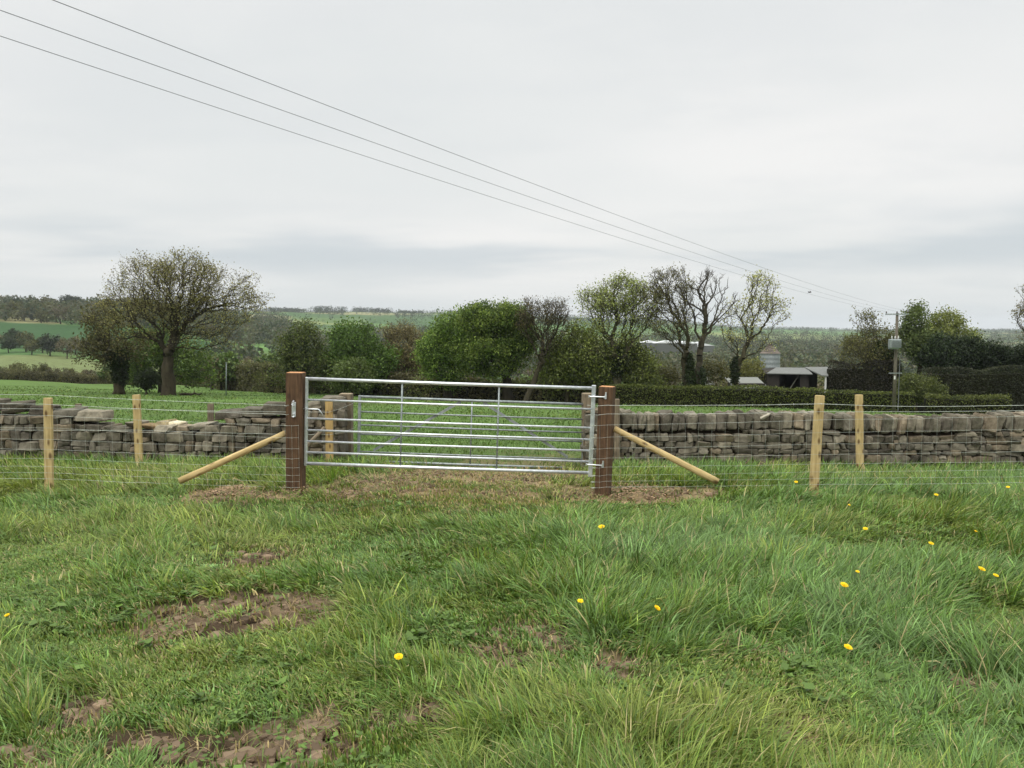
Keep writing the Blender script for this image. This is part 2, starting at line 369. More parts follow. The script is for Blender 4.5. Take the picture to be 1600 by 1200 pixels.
# ------------------------------------------------------------------ ground sheet
def build_ground():
    r = np.concatenate([np.geomspace(.4, 14, 300)[:-1], np.geomspace(14, 200, 190)[:-1], np.geomspace(200, 6500, 150)])
    fine = np.radians(np.linspace(-43, 43, 430)); rest = np.radians(np.linspace(43, 317, 60))[1:-1]
    az = np.concatenate([fine, rest]); na, nr = len(az), len(r)
    A, R = np.meshgrid(az, r); x = (np.sin(A) * R).ravel(); y = (np.cos(A) * R).ravel()
    z = G(x, y); b = bare(x, y) * (y < 14) * (y > 0)
    z = z - .035 * np.clip(b, 0, 1) + b * (fbm(x * 8, y * 8, 4) - .5) * .17
    # colours of the ground itself
    g_near = lin(58, 66, 34); g_soil = lin(112, 97, 79); g_dark = lin(70, 58, 46); g_path = lin(142, 126, 97)
    t = fbm(x * 2.2, y * 2.2, 3)[:, None]
    c = np.tile(g_near, (len(x), 1))
    soil = g_soil * (1 - sm(t, .4, .62)) + g_dark * sm(t, .4, .62)
    isp = (sm(y, 8.3, 9.3) * (y < 14))[:, None]; soil = soil * (1 - isp) + g_path * isp * (.8 + .4 * t)
    bb = sm(b, .22, .5)[:, None]; c = c * (1 - bb) + soil * bb
    pw = (path(x, y) * .5 * sm(fbm(x * 1.7, y * 1.7, 3), .38, .6))[:, None]; c = c * (1 - pw) + g_path * pw
    fld = lin(88, 112, 58) * (.86 + .28 * fbm(x * .08, y * .2, 4)[:, None]); w = sm(y, 12.4, 17)[:, None]; c = c * (1 - w * (1 - pw)) + fld * w * (1 - pw)
    # valley fields beyond the edge of the first field: a mosaic
    ix = 800 + F * x / np.maximum(y, 1.)
    rs = np.random.default_rng(5); K = 420
    sa = rs.uniform(-.85, .85, K); sr = np.exp(rs.uniform(math.log(180), math.log(6400), K))
    pal = np.array([lin(86, 108, 62), lin(70, 96, 56), lin(116, 126, 78), lin(78, 108, 62), lin(96, 106, 66), lin(134, 132, 96), lin(66, 84, 50), lin(94, 124, 70)])
    ci = rs.integers(0, len(pal), K)
    X = np.stack([A.ravel() * 2.2, np.log(np.maximum(R.ravel(), 1)) * 1.9], 1); SX = np.stack([sa * 2.2, np.log(sr) * 1.9], 1)
    far = (y > 60) & (np.abs(A.ravel()) < .9); idx = np.zeros(len(x), int)
    fi = np.where(far)[0]
    for k in range(0, len(fi), 4000):
        s_ = fi[k:k + 4000]; idx[s_] = np.argmin(((X[s_][:, None] - SX[None]) ** 2).sum(-1), 1)
    fc = pal[ci[idx]] * (.85 + .3 * fbm(x * .03, y * .03, 3)[:, None])
    pale = (sm(y, 285, 295) * (1 - sm(y, 385, 395)) * (ix < 260))[:, None]; fc = fc * (1 - pale) + lin(106, 116, 76) * pale
    grn = (sm(y, 430, 440) * (1 - sm(y, 605, 615)) * (ix < 330))[:, None]; fc = fc * (1 - grn) + lin(54, 82, 48) * grn
    gg = (sm(y, 470, 480) * (1 - sm(y, 560, 570)) * (ix > 330) * (ix < 470))[:, None]; fc = fc * (1 - gg) + lin(88, 108, 64) * gg
    w = sm(y / edge(ix), 1.0, 1.06)[:, None]; c = c * (1 - w) + fc * w
    v = np.stack([x, y, z], 1)
    i, j = np.meshgrid(np.arange(nr - 1), np.arange(na), indexing='ij'); j2 = (j + 1) % na
    q = np.stack([i * na + j, i * na + j2, (i + 1) * na + j2, (i + 1) * na + j], -1).reshape(-1, 4)[:, ::-1]
    mb = MB(); mb.add(v, q, None, c); ctr = len(v)
    mb.add([[0, 0, float(G(0., 0.))]], None, None, c[0]); mb.t.append(np.array([[ctr, (a + 1) % na, a] for a in range(na)]))
    o = mb.build('ground', M['ground'], smooth=True); tag(o, kind='structure'); return o
build_ground()
# ------------------------------------------------------------------ grass blades
def blades(mb, x, y, L, w, ang, lean, droop, c, rs, z=None):
    """x,y roots; L length; w width; ang heading of lean; lean 0 upright..1 flat; droop extra bend; c colour"""
    n = len(x); z = G(x, y) if z is None else z
    ts = np.array([0, .36, .70, 1.0]); ws = np.array([.85, 1., .72, 0.])
    d = np.stack([np.cos(ang), np.sin(ang), np.zeros(n)], 1)
    th0 = lean * 1.15 + rs.normal(0, .12, n); th1 = th0 + droop
    pts = [np.stack([x, y, z - .01], 1)]; prev = 0.
    for k in range(1, 4):
        tm = (ts[k - 1] + ts[k]) / 2; th = th0 + (th1 - th0) * tm * 1.3; dl = (ts[k] - ts[k - 1]) * L
        pts.append(pts[-1] + d * (np.sin(th) * dl)[:, None] + np.array([0, 0, 1.]) * (np.cos(th) * dl)[:, None])
    tw = ang + math.pi / 2 + rs.normal(0, .7, n); s = np.stack([np.cos(tw), np.sin(tw), rs.normal(0, .25, n)], 1)
    V = []
    for k in range(3):
        o = s * (w * ws[k] * .5)[:, None]; V += [pts[k] - o, pts[k] + o]
    V.append(pts[3]); V = np.stack(V, 1)                                   # n,7,3
    zg = G(V[:, :, 0], V[:, :, 1]) + .012 + .02 * ts[[0, 0, 1, 1, 2, 2, 3]]; zg[:, :2] -= .03
    V[:, :, 2] = np.maximum(V[:, :, 2], zg)
    b = (np.arange(n) * 7)[:, None]
    q = np.concatenate([b + np.array([0, 1, 3, 2]), b + np.array([2, 3, 5, 4])]); t = b + np.array([4, 5, 6])
    mb.add(V.reshape(-1, 3), q, t, np.repeat(c, 7, 0))
def grass_cols(x, y, n, rs, hue):
    """hue 0 yellow green .. 1 blue green; straw mixed in"""
    a = lin(126, 138, 66); m = lin(90, 120, 50); b = lin(106, 134, 78)
    h = np.clip(hue + rs.normal(0, .16, n), 0, 1)[:, None]
    c = np.where(h < .5, a * (1 - 2 * h) + m * 2 * h, m * (2 - 2 * h) + b * (2 * h - 1))
    v = np.exp(rs.normal(-.02, .26, n))[:, None]
    return c * v
def field_len(x, y):
    """typical blade length over the place"""
    right = sm(x + (y - 5) * .1, .1, 1.6)
    L = .074 + .048 * right + .05 * (1 - sm(np.hypot(x + 5.0, (y - 8.5)), 1.5, 3.5))
    L = L * (.35 + 1.25 * sm(fbm(x * 1.3 + 3, y * 1.3, 3), .28, .72)) * (.7 + .6 * fbm(x * 5, y * 5, 2))
    L = L * (1 - .62 * path(x, y))
    L = np.where((y > 10.6) & (y < 13.1), np.maximum(L, (.24 + .12 * (y > 11.9)) * (1 - .85 * path(x, y)) * (.75 + .5 * vnoise(x * 2.3, y * 2.3))), L)
    L = L * (1 - sm(y, 13.3, 15) * .5)
    q_ = np.maximum(bare(x, y + .12), bare(x, y + .32)); L = L * (1 - .62 * np.clip(q_ * 1.3, 0, 1) * (y < 9))
    return L
def grass():
    rs = np.random.default_rng(11)
    # --- tufts: centre, own heading, own colour
    def wedge(n, y0, y1, pw):
        u = rs.random(n); y = (y0 ** (2 - pw) + u * (y1 ** (2 - pw) - y0 ** (2 - pw))) ** (1 / (2 - pw)); x = (rs.random(n) * 2 - 1) * (.72 * y + 2.2); return x, y
    mb = MB()
    def tufts(nt, y0, y1, pw, per, wmul):
        tx, ty = wedge(nt, y0, y1, pw); keep = rs.random(nt) > np.clip(bare(tx, ty) * 1.6, 0, .97) * (ty < 14); keep &= rs.random(nt) > path(tx, ty) * .75
        tx, ty = tx[keep], ty[keep]; k = len(tx)
        sz = np.clip(rs.gamma(4, .25, k), .35, 2.2); hd = (fbm(tx * .45, ty * .45, 2) - .5) * 5.0 + np.where(tx > .5, .2, 2.6) * 1.0
        ta = hd + rs.normal(0, .7, k); tl = np.clip(.25 + .5 * fbm(tx * .9 + 9, ty * .9, 2) + rs.normal(0, .15, k), .05, 1.1); hu = fbm(tx * .9 + 4, ty * .9 + 2, 3) * 1.3 - .30 + .20 * sm(tx, .3, 2) + rs.normal(0, .22, k)
        br = np.exp(rs.normal(.08, .2, k))
        m = np.maximum((per * sz).astype(int), 6); idx = np.repeat(np.arange(k), m); n = len(idx)
        a0 = rs.random(n) * 2 * math.pi; rr = np.abs(rs.normal(0, .055, n)) * sz[idx] * wmul ** .5
        x = tx[idx] + np.cos(a0) * rr; y = ty[idx] + np.sin(a0) * rr
        L = np.minimum(field_len(x, y) * np.sqrt(sz[idx]) * np.exp(rs.normal(0, .26, n)) * 1.25, .31)
        vx = np.cos(a0) * .75 + np.cos(ta[idx]) * (.5 + tl[idx]); vy = np.sin(a0) * .75 + np.sin(ta[idx]) * (.5 + tl[idx])
        ang = np.arctan2(vy, vx); lean = np.clip(np.hypot(vx, vy) * .38 + rs.normal(0, .12, n), 0, 1.2)
        c = grass_cols(x, y, n, rs, hu[idx]) * br[idx][:, None]
        st = rs.random(n) < .06; c[st] = lin(168, 158, 112) * np.exp(rs.normal(0, .2, st.sum()))[:, None]
        w = (.0042 + .002 * rs.random(n)) * wmul * np.maximum(1, y / y0 * .75)
        blades(mb, x, y, L, w, ang, lean, rs.uniform(.3, 1.3, n), c, rs)
    tufts(8600, 2.3, 6.0, .9, 34, 1.0)
    tufts(8200, 6.0, 13.2, 1.1, 20, 1.5)
    # --- the sward between the tufts
    def sward(n, y0, y1, pw, w0, lmul=1.0, bright=1.0):
        x, y = wedge(n, y0, y1, pw); b = bare(x, y) * (y < 14)
        keep = rs.random(n) > np.clip(b * 1.7, 0, .93); x, y, b = x[keep], y[keep], b[keep]; n = len(x)
        L = np.minimum(field_len(x, y), .24) * .75 * np.exp(rs.normal(0, .3, n)) * lmul * (1 - .4 * np.clip(b, 0, 1))
        hd = (fbm(x * .5, y * .5, 2) - .5) * 6 + np.where(x > .5, .2, 2.6); ang = hd + rs.normal(0, 1.1, n)
        hu = fbm(x * .9 + 4, y * .9 + 2, 3) * 1.2 - .35 + .15 * sm(x, .3, 2) - .25 * path(x, y)
        c = grass_cols(x, y, n, rs, hu) * bright
        st = rs.random(n) < (.08 + .5 * np.clip(b, 0, 1) + .35 * path(x, y)); c[st] = lin(164, 148, 104) * np.exp(rs.normal(0, .25, st.sum()))[:, None]
        lean = np.clip(.35 + .45 * fbm(x * .9 + 9, y * .9, 2) + rs.normal(0, .25, n) + .3 * st, 0, 1.3)
        w = (.0038 + .002 * rs.random(n)) * w0 * np.maximum(1, y / y0)
        blades(mb, x, y, L, w, ang, lean, rs.uniform(.2, 1.2, n), c, rs)
    sward(200000, 2.3, 6.0, .9, 1.0); sward(140000, 6.0, 13.2, 1.1, 1.5)
    o = mb.build('grass', M['blade'], smooth=True); tag(o, kind='stuff')
    mb = MB()
    def lawn(n, y0, y1, pw, L0, w0):
        x, y = wedge(n, y0, y1, pw); e = edge(800 + F * x / y); k = y < e * .99; k &= rs.random(n) > path(x, y) * .6; x, y = x[k], y[k]; n = len(x)
        hu = fbm(x * .12 + 4, y * .25 + 2, 3) * .8 + .05; c = grass_cols(x, y, n, rs, hu) * .80
        L = L0 * np.exp(rs.normal(0, .3, n)) * (.6 + .8 * fbm(x * .6, y * .6, 3)); w = w0 * np.maximum(1, y / y0) * rs.uniform(.6, 1.3, n)
        blades(mb, x, y, L, w, rs.random(n) * 6.28, rs.uniform(.1, .9, n), rs.uniform(.2, 1, n), c, rs)
    lawn(85000, 13.2, 26, 1.3, .11, .012); lawn(70000, 26, 110, 1.6, .14, .03)
    o = mb.build('grass', M['blade'], smooth=True); tag(o, kind='stuff')
    # dead flattened thatch and straw lying on the bare patches
    mb = MB(); X = []; Y = []
    for (cx, cy, a, b, s) in PT + PT_PATH:
        k = int(1100 * a * b + 40); X.append(rs.normal(cx, a * .75, k)); Y.append(rs.normal(cy, b * .75, k))
    x = np.concatenate(X); y = np.concatenate(Y); n = len(x)
    c = lin(140, 122, 88) * np.exp(rs.normal(-.15, .35, n))[:, None]; k = rs.random(n) < .35; c[k] = lin(110, 130, 66)
    blades(mb, x, y, rs.uniform(.04, .13, n), rs.uniform(.003, .006, n) * np.maximum(1, y / 5), rs.random(n) * 6.28, rs.uniform(.9, 1.4, n), rs.uniform(0, .3, n), c, rs)
    o = mb.build('dead_grass', M['blade'], smooth=True); tag(o, kind='stuff')
grass()
def weeds():
    rs = np.random.default_rng(23); y = rs.uniform(2.4, 9.5, 6500); x = (rs.random(6500) * 2 - 1) * (.72 * y + 1.8); ok = (fbm(x * 1.6 + 8, y * 1.6, 3) > .60) & (field_len(x, y) < .11) & (rs.random(6500) > .7 * bare(x, y)); x, y = x[ok], y[ok]
    k = np.repeat(np.arange(len(x)), 7); n = len(k); a = rs.random(n) * 6.283; r = rs.uniform(.008, .035, n); c = np.stack([x[k] + np.cos(a) * r, y[k] + np.sin(a) * r, G(x[k], y[k]) + rs.uniform(.02, .06, n)], 1)
    u = np.stack([np.cos(a), np.sin(a), rs.uniform(-.2, .6, n)], 1); v = np.stack([-np.sin(a), np.cos(a), rs.normal(0, .2, n)], 1); s = rs.uniform(.007, .016, n)[:, None] * (1 + (rs.random(len(x)) < .1)[k] * 1.3)[:, None]
    V = np.stack([c - u * s, c + v * s * .75, c + u * s, c - v * s * .75], 1); m = MB(); m.add(V.reshape(-1, 3), np.arange(n * 4).reshape(-1, 4), None, np.repeat(lin(92, 118, 52) * np.exp(rs.normal(0, .2, (n, 1))), 4, 0)); o = m.build('clover', M['blade']); tag(o, kind='stuff')
weeds()
# crumbs of dug soil and clods
def blob(mb, c, h, R, col, rs, jit=.18, p=.75, res=None):
    """an irregular rounded block"""
    v, q = STONE; s = v.copy()
    s = np.sign(s) * np.abs(s) ** 1.0
    r = np.linalg.norm(s, axis=1, keepdims=True); s = s * (1 - p * .5) + s / r * p * .5 * 1.18; e2 = np.sort(np.abs(v), 1)[:, 1:2]; s = s * np.where(e2 > .95, 1 - .10 * (e2 > .95) - .05 * p, 1.0)
    cor = rs.normal(0, jit, (2, 2, 2, 3)); f = (s + 1) / 2
    f = np.clip(f, 0, 1)
    d = sum(cor[i, j, k] * ((f[:, :1] if i else 1 - f[:, :1]) * (f[:, 1:2] if j else 1 - f[:, 1:2]) * (f[:, 2:] if k else 1 - f[:, 2:])) for i in (0, 1) for j in (0, 1) for k in (0, 1))
    s = s + d; off = rs.uniform(0, 50, 3)
    s = s + (vnoise(s[:, 0] * 2.3 + off[0], s[:, 1] * 2.3 + s[:, 2] * 1.7 + off[1]) - .5)[:, None] * .22 * unit(s)
    s = s * np.asarray(h)
    if R is not None: s = s @ np.asarray(R).T
    mb.add(s + np.asarray(c), q, None, col)
def cube_grid(n):
    idx = {}; V = []; Q = []
    def vid(p):
        k = tuple(np.round(p, 5))
        if k not in idx: idx[k] = len(V); V.append(p)
        return idx[k]
    g = np.linspace(-1, 1, n + 1) if n != 5 else np.array([-1, -.84, -.3, .3, .84, 1.])
    for a in range(3):
        b, c = (a + 1) % 3, (a + 2) % 3
        for s in (-1, 1):
            for i in range(n):
                for j in range(n):
                    f = []
                    for (di, dj) in ((0, 0), (1, 0), (1, 1), (0, 1)):
                        p = np.zeros(3); p[a] = s; p[b] = g[i + di]; p[c] = g[j + dj]; f.append(vid(p))
                    Q.append(f if s > 0 else f[::-1])
    return np.array(V), np.array(Q)
STONE = cube_grid(5); STONE4 = STONE
def crumbs():
    global STONE
    STONE = cube_grid(2); rs = np.random.default_rng(21); mb = MB()
    for (cx, cy, a, b, s) in PT + PT_PATH:
        k = int(min(420, 60 * a * b * 14 + 40))
        for i in range(k):
            x, y = rs.normal(cx, a * .55), rs.normal(cy, b * .55); h = rs.uniform(.006, .02) * (2.0 if rs.random() < .18 else 1)
            c = lin(114, 98, 80) * math.exp(rs.normal(0, .3)); blob(mb, (x, y, float(G(x, y)) + h * .2 - .02), (h * 1.3, h, h * .7), rotm('Z', rs.uniform(0, 6)), c, rs)
    # reddish chips thrown up round the hole of the right gatepost and left gatepost
    for (ix, iy, rx, ry, k) in ((985, 770, 70, 11, 480), (355, 771, 40, 7, 200), (470, 770, 25, 6, 60)):
        for i in range(k):
            x, y = hit(ix, iy); x += rs.normal(0, rx * .55 / F * y); y += rs.normal(0, ry * .03); h = rs.uniform(.006, .016)
            h *= .62; c = lin(158, 134, 108) * math.exp(rs.normal(0, .22)); blob(mb, (x, y, float(G(x, y)) + h * .5 + .01 + .04 * math.exp(-((x - hit(ix, iy)[0]) / (rx * .5 / F * y)) ** 2)), (h * 1.4, h, h * .6), rotm('Z', rs.uniform(0, 6)), c, rs)
    o = mb.build('soil', plain('loose_soil', (255, 255, 255), .95), smooth=False)
    t = NT('loose_soil_crumbs'); t.bsdf(t.attr(), .95, spec=.1); o.data.materials[0] = t.m; tag(o, kind='stuff')
    STONE = STONE4
crumbs()
def gz(x, y): return float(G(x, y))
# ------------------------------------------------------------------ dry stone walls
def stone_col(rs):
    b = [lin(111, 107, 96), lin(98, 94, 84), lin(123, 118, 105), lin(104, 101, 91), lin(90, 86, 78), lin(116, 107, 92)][rs.integers(0, 6)]
    return b * math.exp(rs.normal(0, .13))
def wall(label, x0, x1, yf, base, top, cope, seed, label_end=None):
    """courses of stones between x0 and x1; yf(x) the front face line; top(x) height above ground"""
    rs = np.random.default_rng(seed); xm = (x0 + x1) / 2
    root = empty('dry_stone_wall', (xm, float(yf(xm)) + .2, gz(xm, float(yf(xm)) + .2)), label, 'stone wall')
    mb = MB(); D = .42
    h = 0.0; k = 0
    gb = lambda x: float(G0(x, yf(x))) - .06
    while h < 1.15:
        ch = rs.uniform(.085, .13) if cope else rs.uniform(.10, .17)
        x = x0 + rs.uniform(-.1, 0)
        while x < x1:
            w = rs.uniform(.11, .33) if rs.random() < .75 else rs.uniform(.07, .13)
            w = min(w, max(x1 - x, .08)); xc = x + w / 2; tp = float(top(xc))
            lim = tp - (cope if cope else .0)
            if h + ch * .6 < lim:
                hh = min(ch, lim - h); y = float(yf(xc)); n_sub = 2 if (hh > .12 and rs.random() < .15) else 1
                for sub in range(n_sub):
                    hs = hh / n_sub
                    for side in (0, 1):
                        if side and h + ch < lim - .25: continue
                        yy = y + (.13 if side == 0 else D - .12) + rs.normal(0, .013)
                        blob(mb, (xc + rs.normal(0, .004), yy, gb(xc) + h + hs * (sub + .5)), (w * .5 - .002, .15, hs * .5 + .001), rotm('Y', rs.normal(0, .035)) @ rotm('Z', rs.normal(0, .04)), stone_col(rs) * 1.08, rs, .15, .22)
            x += w
        h += ch
    mb.build('stone_courses', M['stone'], root, smooth=True)
    # the dark rubble heart between the two faces
    hb = MB(); xs = np.arange(x0 + .08, x1 - .05, .12)
    for a, b in zip(xs[:-1], xs[1:]):
        xc = (a + b) / 2; t = max(min(float(top(a)), float(top(b))) - (cope * .55 if cope else 0) - .05, .1)
        box(hb, (xc, float(yf(xc)) + D / 2, gb(xc) + t / 2 - .1), ((b - a) / 2, D / 2 - .09, t / 2 + .1), None, lin(48, 42, 36))
    hb.build('rubble_core', M['stone'], root)
    return root, gb, D, rs
YW = lambda x: 12.75 + .012 * (np.asarray(x, float) - 1)
def right_top(x): return .93 + .02 * np.sin(np.asarray(x) * 1.7) + .0 * x
rw, gb, D, rs = wall('long grey dry stone wall with upright coping stones, right of the new gate', 1.22, 11.5, YW, 0, right_top, .21, 31)
x = 1.6
while x < 11.4:
    w = rs.uniform(.10, .20); m = MB(); y = float(YW(x)) + D / 2; hh = rs.uniform(.125, .15)
    tilt = rs.normal(.12 if x > 4 else .04, .07)
    blob(m, (x + w / 2, y + rs.normal(0, .02), gb(x) + right_top(x) - .21 + hh + rs.normal(0, .008)), (w * .5 - .005, rs.uniform(.2, .24), hh), rotm('Y', tilt) @ rotm('Z', rs.normal(0, .06)), stone_col(rs) * 1.2, rs, .15, .35)
    m.build('cope_stone', M['stone'], rw, smooth=True); x += w * .985
XL = np.array([-12, -8.4, -7.6, -6.75, -6.65, -5.6, -5.35, -5.0, -4.6, -3.6, -2.9, -2.72]); HL = np.array([.92, .92, .86, .76, .70, .63, .63, .68, .84, .94, 1.0, 1.0])
def left_top(x): return np.interp(x, XL, HL)
lw, gbl, D, rs = wall('tumbled grey dry stone wall with a collapsed dip, left of the new gate', -11.0, -2.72, YW, 0, left_top, 0, 57)
x = -10.9
while x < -2.95:
    big = x > -5.0 or x < -6.7; w = rs.uniform(.28, .62) if big else rs.uniform(.2, .4); w = min(w, -2.74 - x)
    m = MB(); hh = rs.uniform(.06, .11) if big else .045; xc = x + w / 2
    if not (-6.55 < xc < -5.35 and rs.random() < .45):
        blob(m, (xc, float(YW(xc)) + D / 2 + rs.normal(0, .03), gbl(xc) + float(left_top(xc)) + hh * .75), (w * .5, rs.uniform(.17, .23), hh), rotm('Y', rs.normal(0, .07)) @ rotm('Z', rs.normal(0, .1)), stone_col(rs) * (1.05 if big else 1.3), rs, .17, .15)
        m.build('top_stone', M['stone'], lw, smooth=True)
    x += w * .97
def loose(ix, iy, w, h, colr, label, group, ang=0.):
    d = 12.95; p = P(ix, iy + (1.5 if ix < 400 else 0), d); m = MB(); rs_ = np.random.default_rng(abs(int(ix)))
    blob(m, p, (w / 2, .16, h / 2), rotm('Y', ang), colr, rs_, .2, .35)
    o = m.build('loose_stone', M['stone'], smooth=True, org=p); tag(o, label, 'stone', group)
loose(235, 664, .34, .09, lin(138, 120, 92), 'flat tan stone lying loose at the left of the dip in the broken wall', 'loose stones in the gap', .12)
loose(257, 661, .30, .12, lin(160, 148, 118), 'tan stone lying loose in the middle of the dip in the broken wall', 'loose stones in the gap', -.15)
loose(274, 662, .26, .11, lin(216, 208, 182), 'pale cream stone lying loose at the right of the dip in the broken wall', 'loose stones in the gap', .1)
loose(1192, 650, .20, .05, lin(170, 166, 152), 'small pale slab stuck between coping stones of the right wall', 'loose stones on the right wall', -.45)
# ------------------------------------------------------------------ gateposts
def gatepost(label, ix, d, w, h, rz, tilt, mt='post', top=None, cat='gatepost', group=None, sink=.25, cap=None):
    p = P(ix, 700, d); x, y = float(p[0]), d; g = gz(x, y)
    root = empty('gate_post', (x, y, g), label, cat, group)
    R = rotm('Y', tilt) @ rotm('Z', rz); mb = MB()
    box(mb, np.array([x, y, g]) + R @ np.array([0, 0, (h - sink) / 2]), (w / 2, w / 2, (h + sink) / 2), R, (1, 1, 1), .006)
    mb.build('post_body', M[mt], root)
    if cap is not None:
        mb = MB(); box(mb, np.array([x, y, g]) + R @ np.array([0, 0, h + .003]), (w / 2 - .007, w / 2 - .007, .002), R, (1, 1, 1)); mb.build('sawn_top', cap, root)
    return root, R, np.array([x, y, g])
endgrain = plain('sawn_end_grain', (198, 146, 100), .8, .2, 40)
endold = plain('weathered_end_grain', (150, 136, 112), .9, .2, 30)
GD = 10.0
glp, RL, PL = gatepost('square brown timber gatepost on the latch side of the new gate, left strainer', 461, GD, .205, 1.50, 0, math.radians(1.2), cap=endgrain)
grp, RR, PR = gatepost('square brown timber gatepost carrying the hinges of the new gate, right strainer', 942.5, GD - .02, .18, 1.39, math.radians(-20), math.radians(1.9), cap=endgrain)
# fix heights so that the tops stand where they should
# ------------------------------------------------------------------ field gates
def field_gate(label, A, Bp, heights, r_end, r_mid, r_rail, upr, mt, stile_l, stile_r, brace=False, fine=True):
    """A, Bp: lower left and lower right ends of the bottom rail; heights above it"""
    A = np.array(A); Bp = np.array(Bp); ex = unit(Bp - A); ez = np.array([-ex[2], 0, ex[0]]); L = np.linalg.norm(Bp - A); ez = unit(np.cross(ex, np.array([0, 1., 0])) * -1)
    if ez[2] < 0: ez = -ez
    ey = np.array([0, 1., 0]); root = empty('field_gate', (float((A + Bp)[0] / 2), float(A[1]), float((A + Bp)[2] / 2)), label, 'gate')
    Q = lambda s, h, o=0.: A + ex * s + ez * h + ey * o
    H = heights[-1]
    for i, h in enumerate(heights):
        r = r_end if i in (0, len(heights) - 1) else r_rail; m = MB(); tube(m, [Q(stile_l * .5, h), Q(L / 2, h - .004), Q(L - stile_r * .5, h)], r, 12); m.build('rail', M[mt], root, smooth=True)
    R = np.stack([ex, ey, ez], 1)
    for s, w, lo, hi in ((stile_l / 2, stile_l, -.03, H + .02), (L - stile_r / 2, stile_r, -.05, H + .04)):
        m = MB(); box(m, Q(s, (lo + hi) / 2), (w / 2, .024, (hi - lo) / 2), R, (1, 1, 1), .004); m.build('stile', M[mt], root)
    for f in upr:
        m = MB(); tube(m, [Q(L * f, .0), Q(L * f, H)], r_mid, 10); m.build('upright', M['galv_old_shaded'], root, smooth=True)  # on the new gate this darker steel puts shade into the colour
    if brace:
        for sgn in (-1, 1):
            m = MB(); a = Q(L / 2 + sgn * L * .05, H - .03, .022); b = Q(L / 2 + sgn * L * .43, .18, .022); u = unit(b - a); w = np.cross(u, ey)
            box(m, (a + b) / 2, (np.linalg.norm(b - a) / 2, .004, .022), np.stack([u, ey, w], 1), (1, 1, 1)); m.build('brace', M[mt], root)
    return root, Q, L, R
A = P(475.5, 724, GD); Bq = P(925.5, 739, GD)
hs = [0, .146, .287, .430, .580, .820, 1.088]
gate, Q, L, R = field_gate('new shiny galvanised seven bar field gate hung between two brown posts', A, Bq, hs, .0215, .0115, .0135, (.333, .667), 'galv', .034, .052)
m = MB(); v = Q(0, .72, -.035)
tube(m, [Q(-.10, .705, -.03), Q(.17, .705, -.03), Q(.185, .70, -.03), Q(.235, .63, -.03)], .0085, 8); m.build('latch_bolt', M['galv'], gate, smooth=True)
m = MB(); box(m, Q(-.035, .705, -.03), (.012, .014, .05), R, (1, 1, 1), .003); box(m, Q(.02, .705, -.03), (.010, .014, .022), R, (1, 1, 1), .003); m.build('latch_spring', M['galv'], gate)
# latch keep on the left post, hinge hooks on the right one (fixed to the posts: parts of them)
m = MB(); c = Q(-.115, .70, -.130); box(m, c + (0, .022, 0), (.026, .006, .095), R, (1, 1, 1), .003); tube(m, [c + (-.02, .01, .07), c + (.012, -.03, .05), c + (.012, -.03, .02)], .009, 6); tube(m, [c + (-.02, .01, -.07), c + (.012, -.03, -.05), c + (.012, -.03, -.02)], .009, 6)
tube(m, [c + (.0, .02, .11), c + (.0, -.01, .09)], .012, 8); tube(m, [c + (.0, .02, -.095), c + (.0, -.01, -.085)], .010, 8); m.build('latch_keep', M['galv'], glp, smooth=False)
for h in (.985, .115):
    m = MB(); e = Q(L + .115, h + .012, -.120); box(m, e + (0, .02, -.012), (.024, .008, .012), R, (1, 1, 1), .002); tube(m, [e + (-.0, 0, -.03), e + (.004, 0, .055)], .011, 8)
    tube(m, [e + (0, .0, -.022), e + (0, .06, -.022)], .012, 8); m.build('hinge_hook', M['galv'], grp)
    m = MB(); tube(m, [Q(L - .085, h, -.035), Q(L + .05, h + .004, -.09), Q(L + .115, h + .008, -.120)], .0085, 8); box(m, Q(L - .085, h, -.035), (.008, .014, .014), R, (1, 1, 1), .002)
    tube(m, [Q(L + .115, h - .018, -.120), Q(L + .115, h + .03, -.120)], .014, 8); m.build('hinge_eye', M['galv'], gate)
# the older gate in the gap of the stone wall
BD = 12.95
A2 = P(558, 720, BD); B2 = P(911, 732, BD)
bg_, Q2, L2, R2 = field_gate('older dull grey bar gate with crossed braces closing the gap in the stone wall', A2, B2, [0, .155, .30, .45, .60, .82, 1.07], .021, .013, .0135, (.5,), 'galv_old_shaded', .045, .03, True)
o1 = gatepost('weathered timber gatepost at the latch end of the older gate beside the tumbled wall', 541, 13.05, .20, 1.21, 0, .01, 'old_wood', cap=endold)
o2 = gatepost('squat grey weathered gatepost where the long coped wall begins, left of the hinge strainer', 917.5, 13.0, .17, 1.24, .1, .0, 'old_wood', cap=endold)
o3 = gatepost('thin grey weathered post just behind the right strainer', 964, 12.6, .085, 1.17, 0, -.01, 'old_wood', cat='post')
# stone pier closing the left wall
def pier(label, x0, x1, seed):
    rs_ = np.random.default_rng(seed); xm = (x0 + x1) / 2; root = empty('stone_pier', (xm, 12.95, gz(xm, 12.95)), label, 'stone pier'); z = -.1; m = MB()
    while z < .95:
        h = rs_.uniform(.16, .34); h = min(h, 1.0 - z); blob(m, (xm, 12.95, gz(xm, 12.95) + z + h / 2), ((x1 - x0) / 2, .22, h / 2 - .004), rotm('Z', rs_.normal(0, .03)), stone_col(rs_) * 1.35, rs_, .07, .25); z += h
    m.build('squared_stones', M['stone'], root, smooth=True)
pier('stack of squared stones closing the wall behind the tan stake', -3.15, -2.78, 4)
pier('stack of squared stones at the start of the long wall behind the hinge stile', 1.20, 1.52, 5)
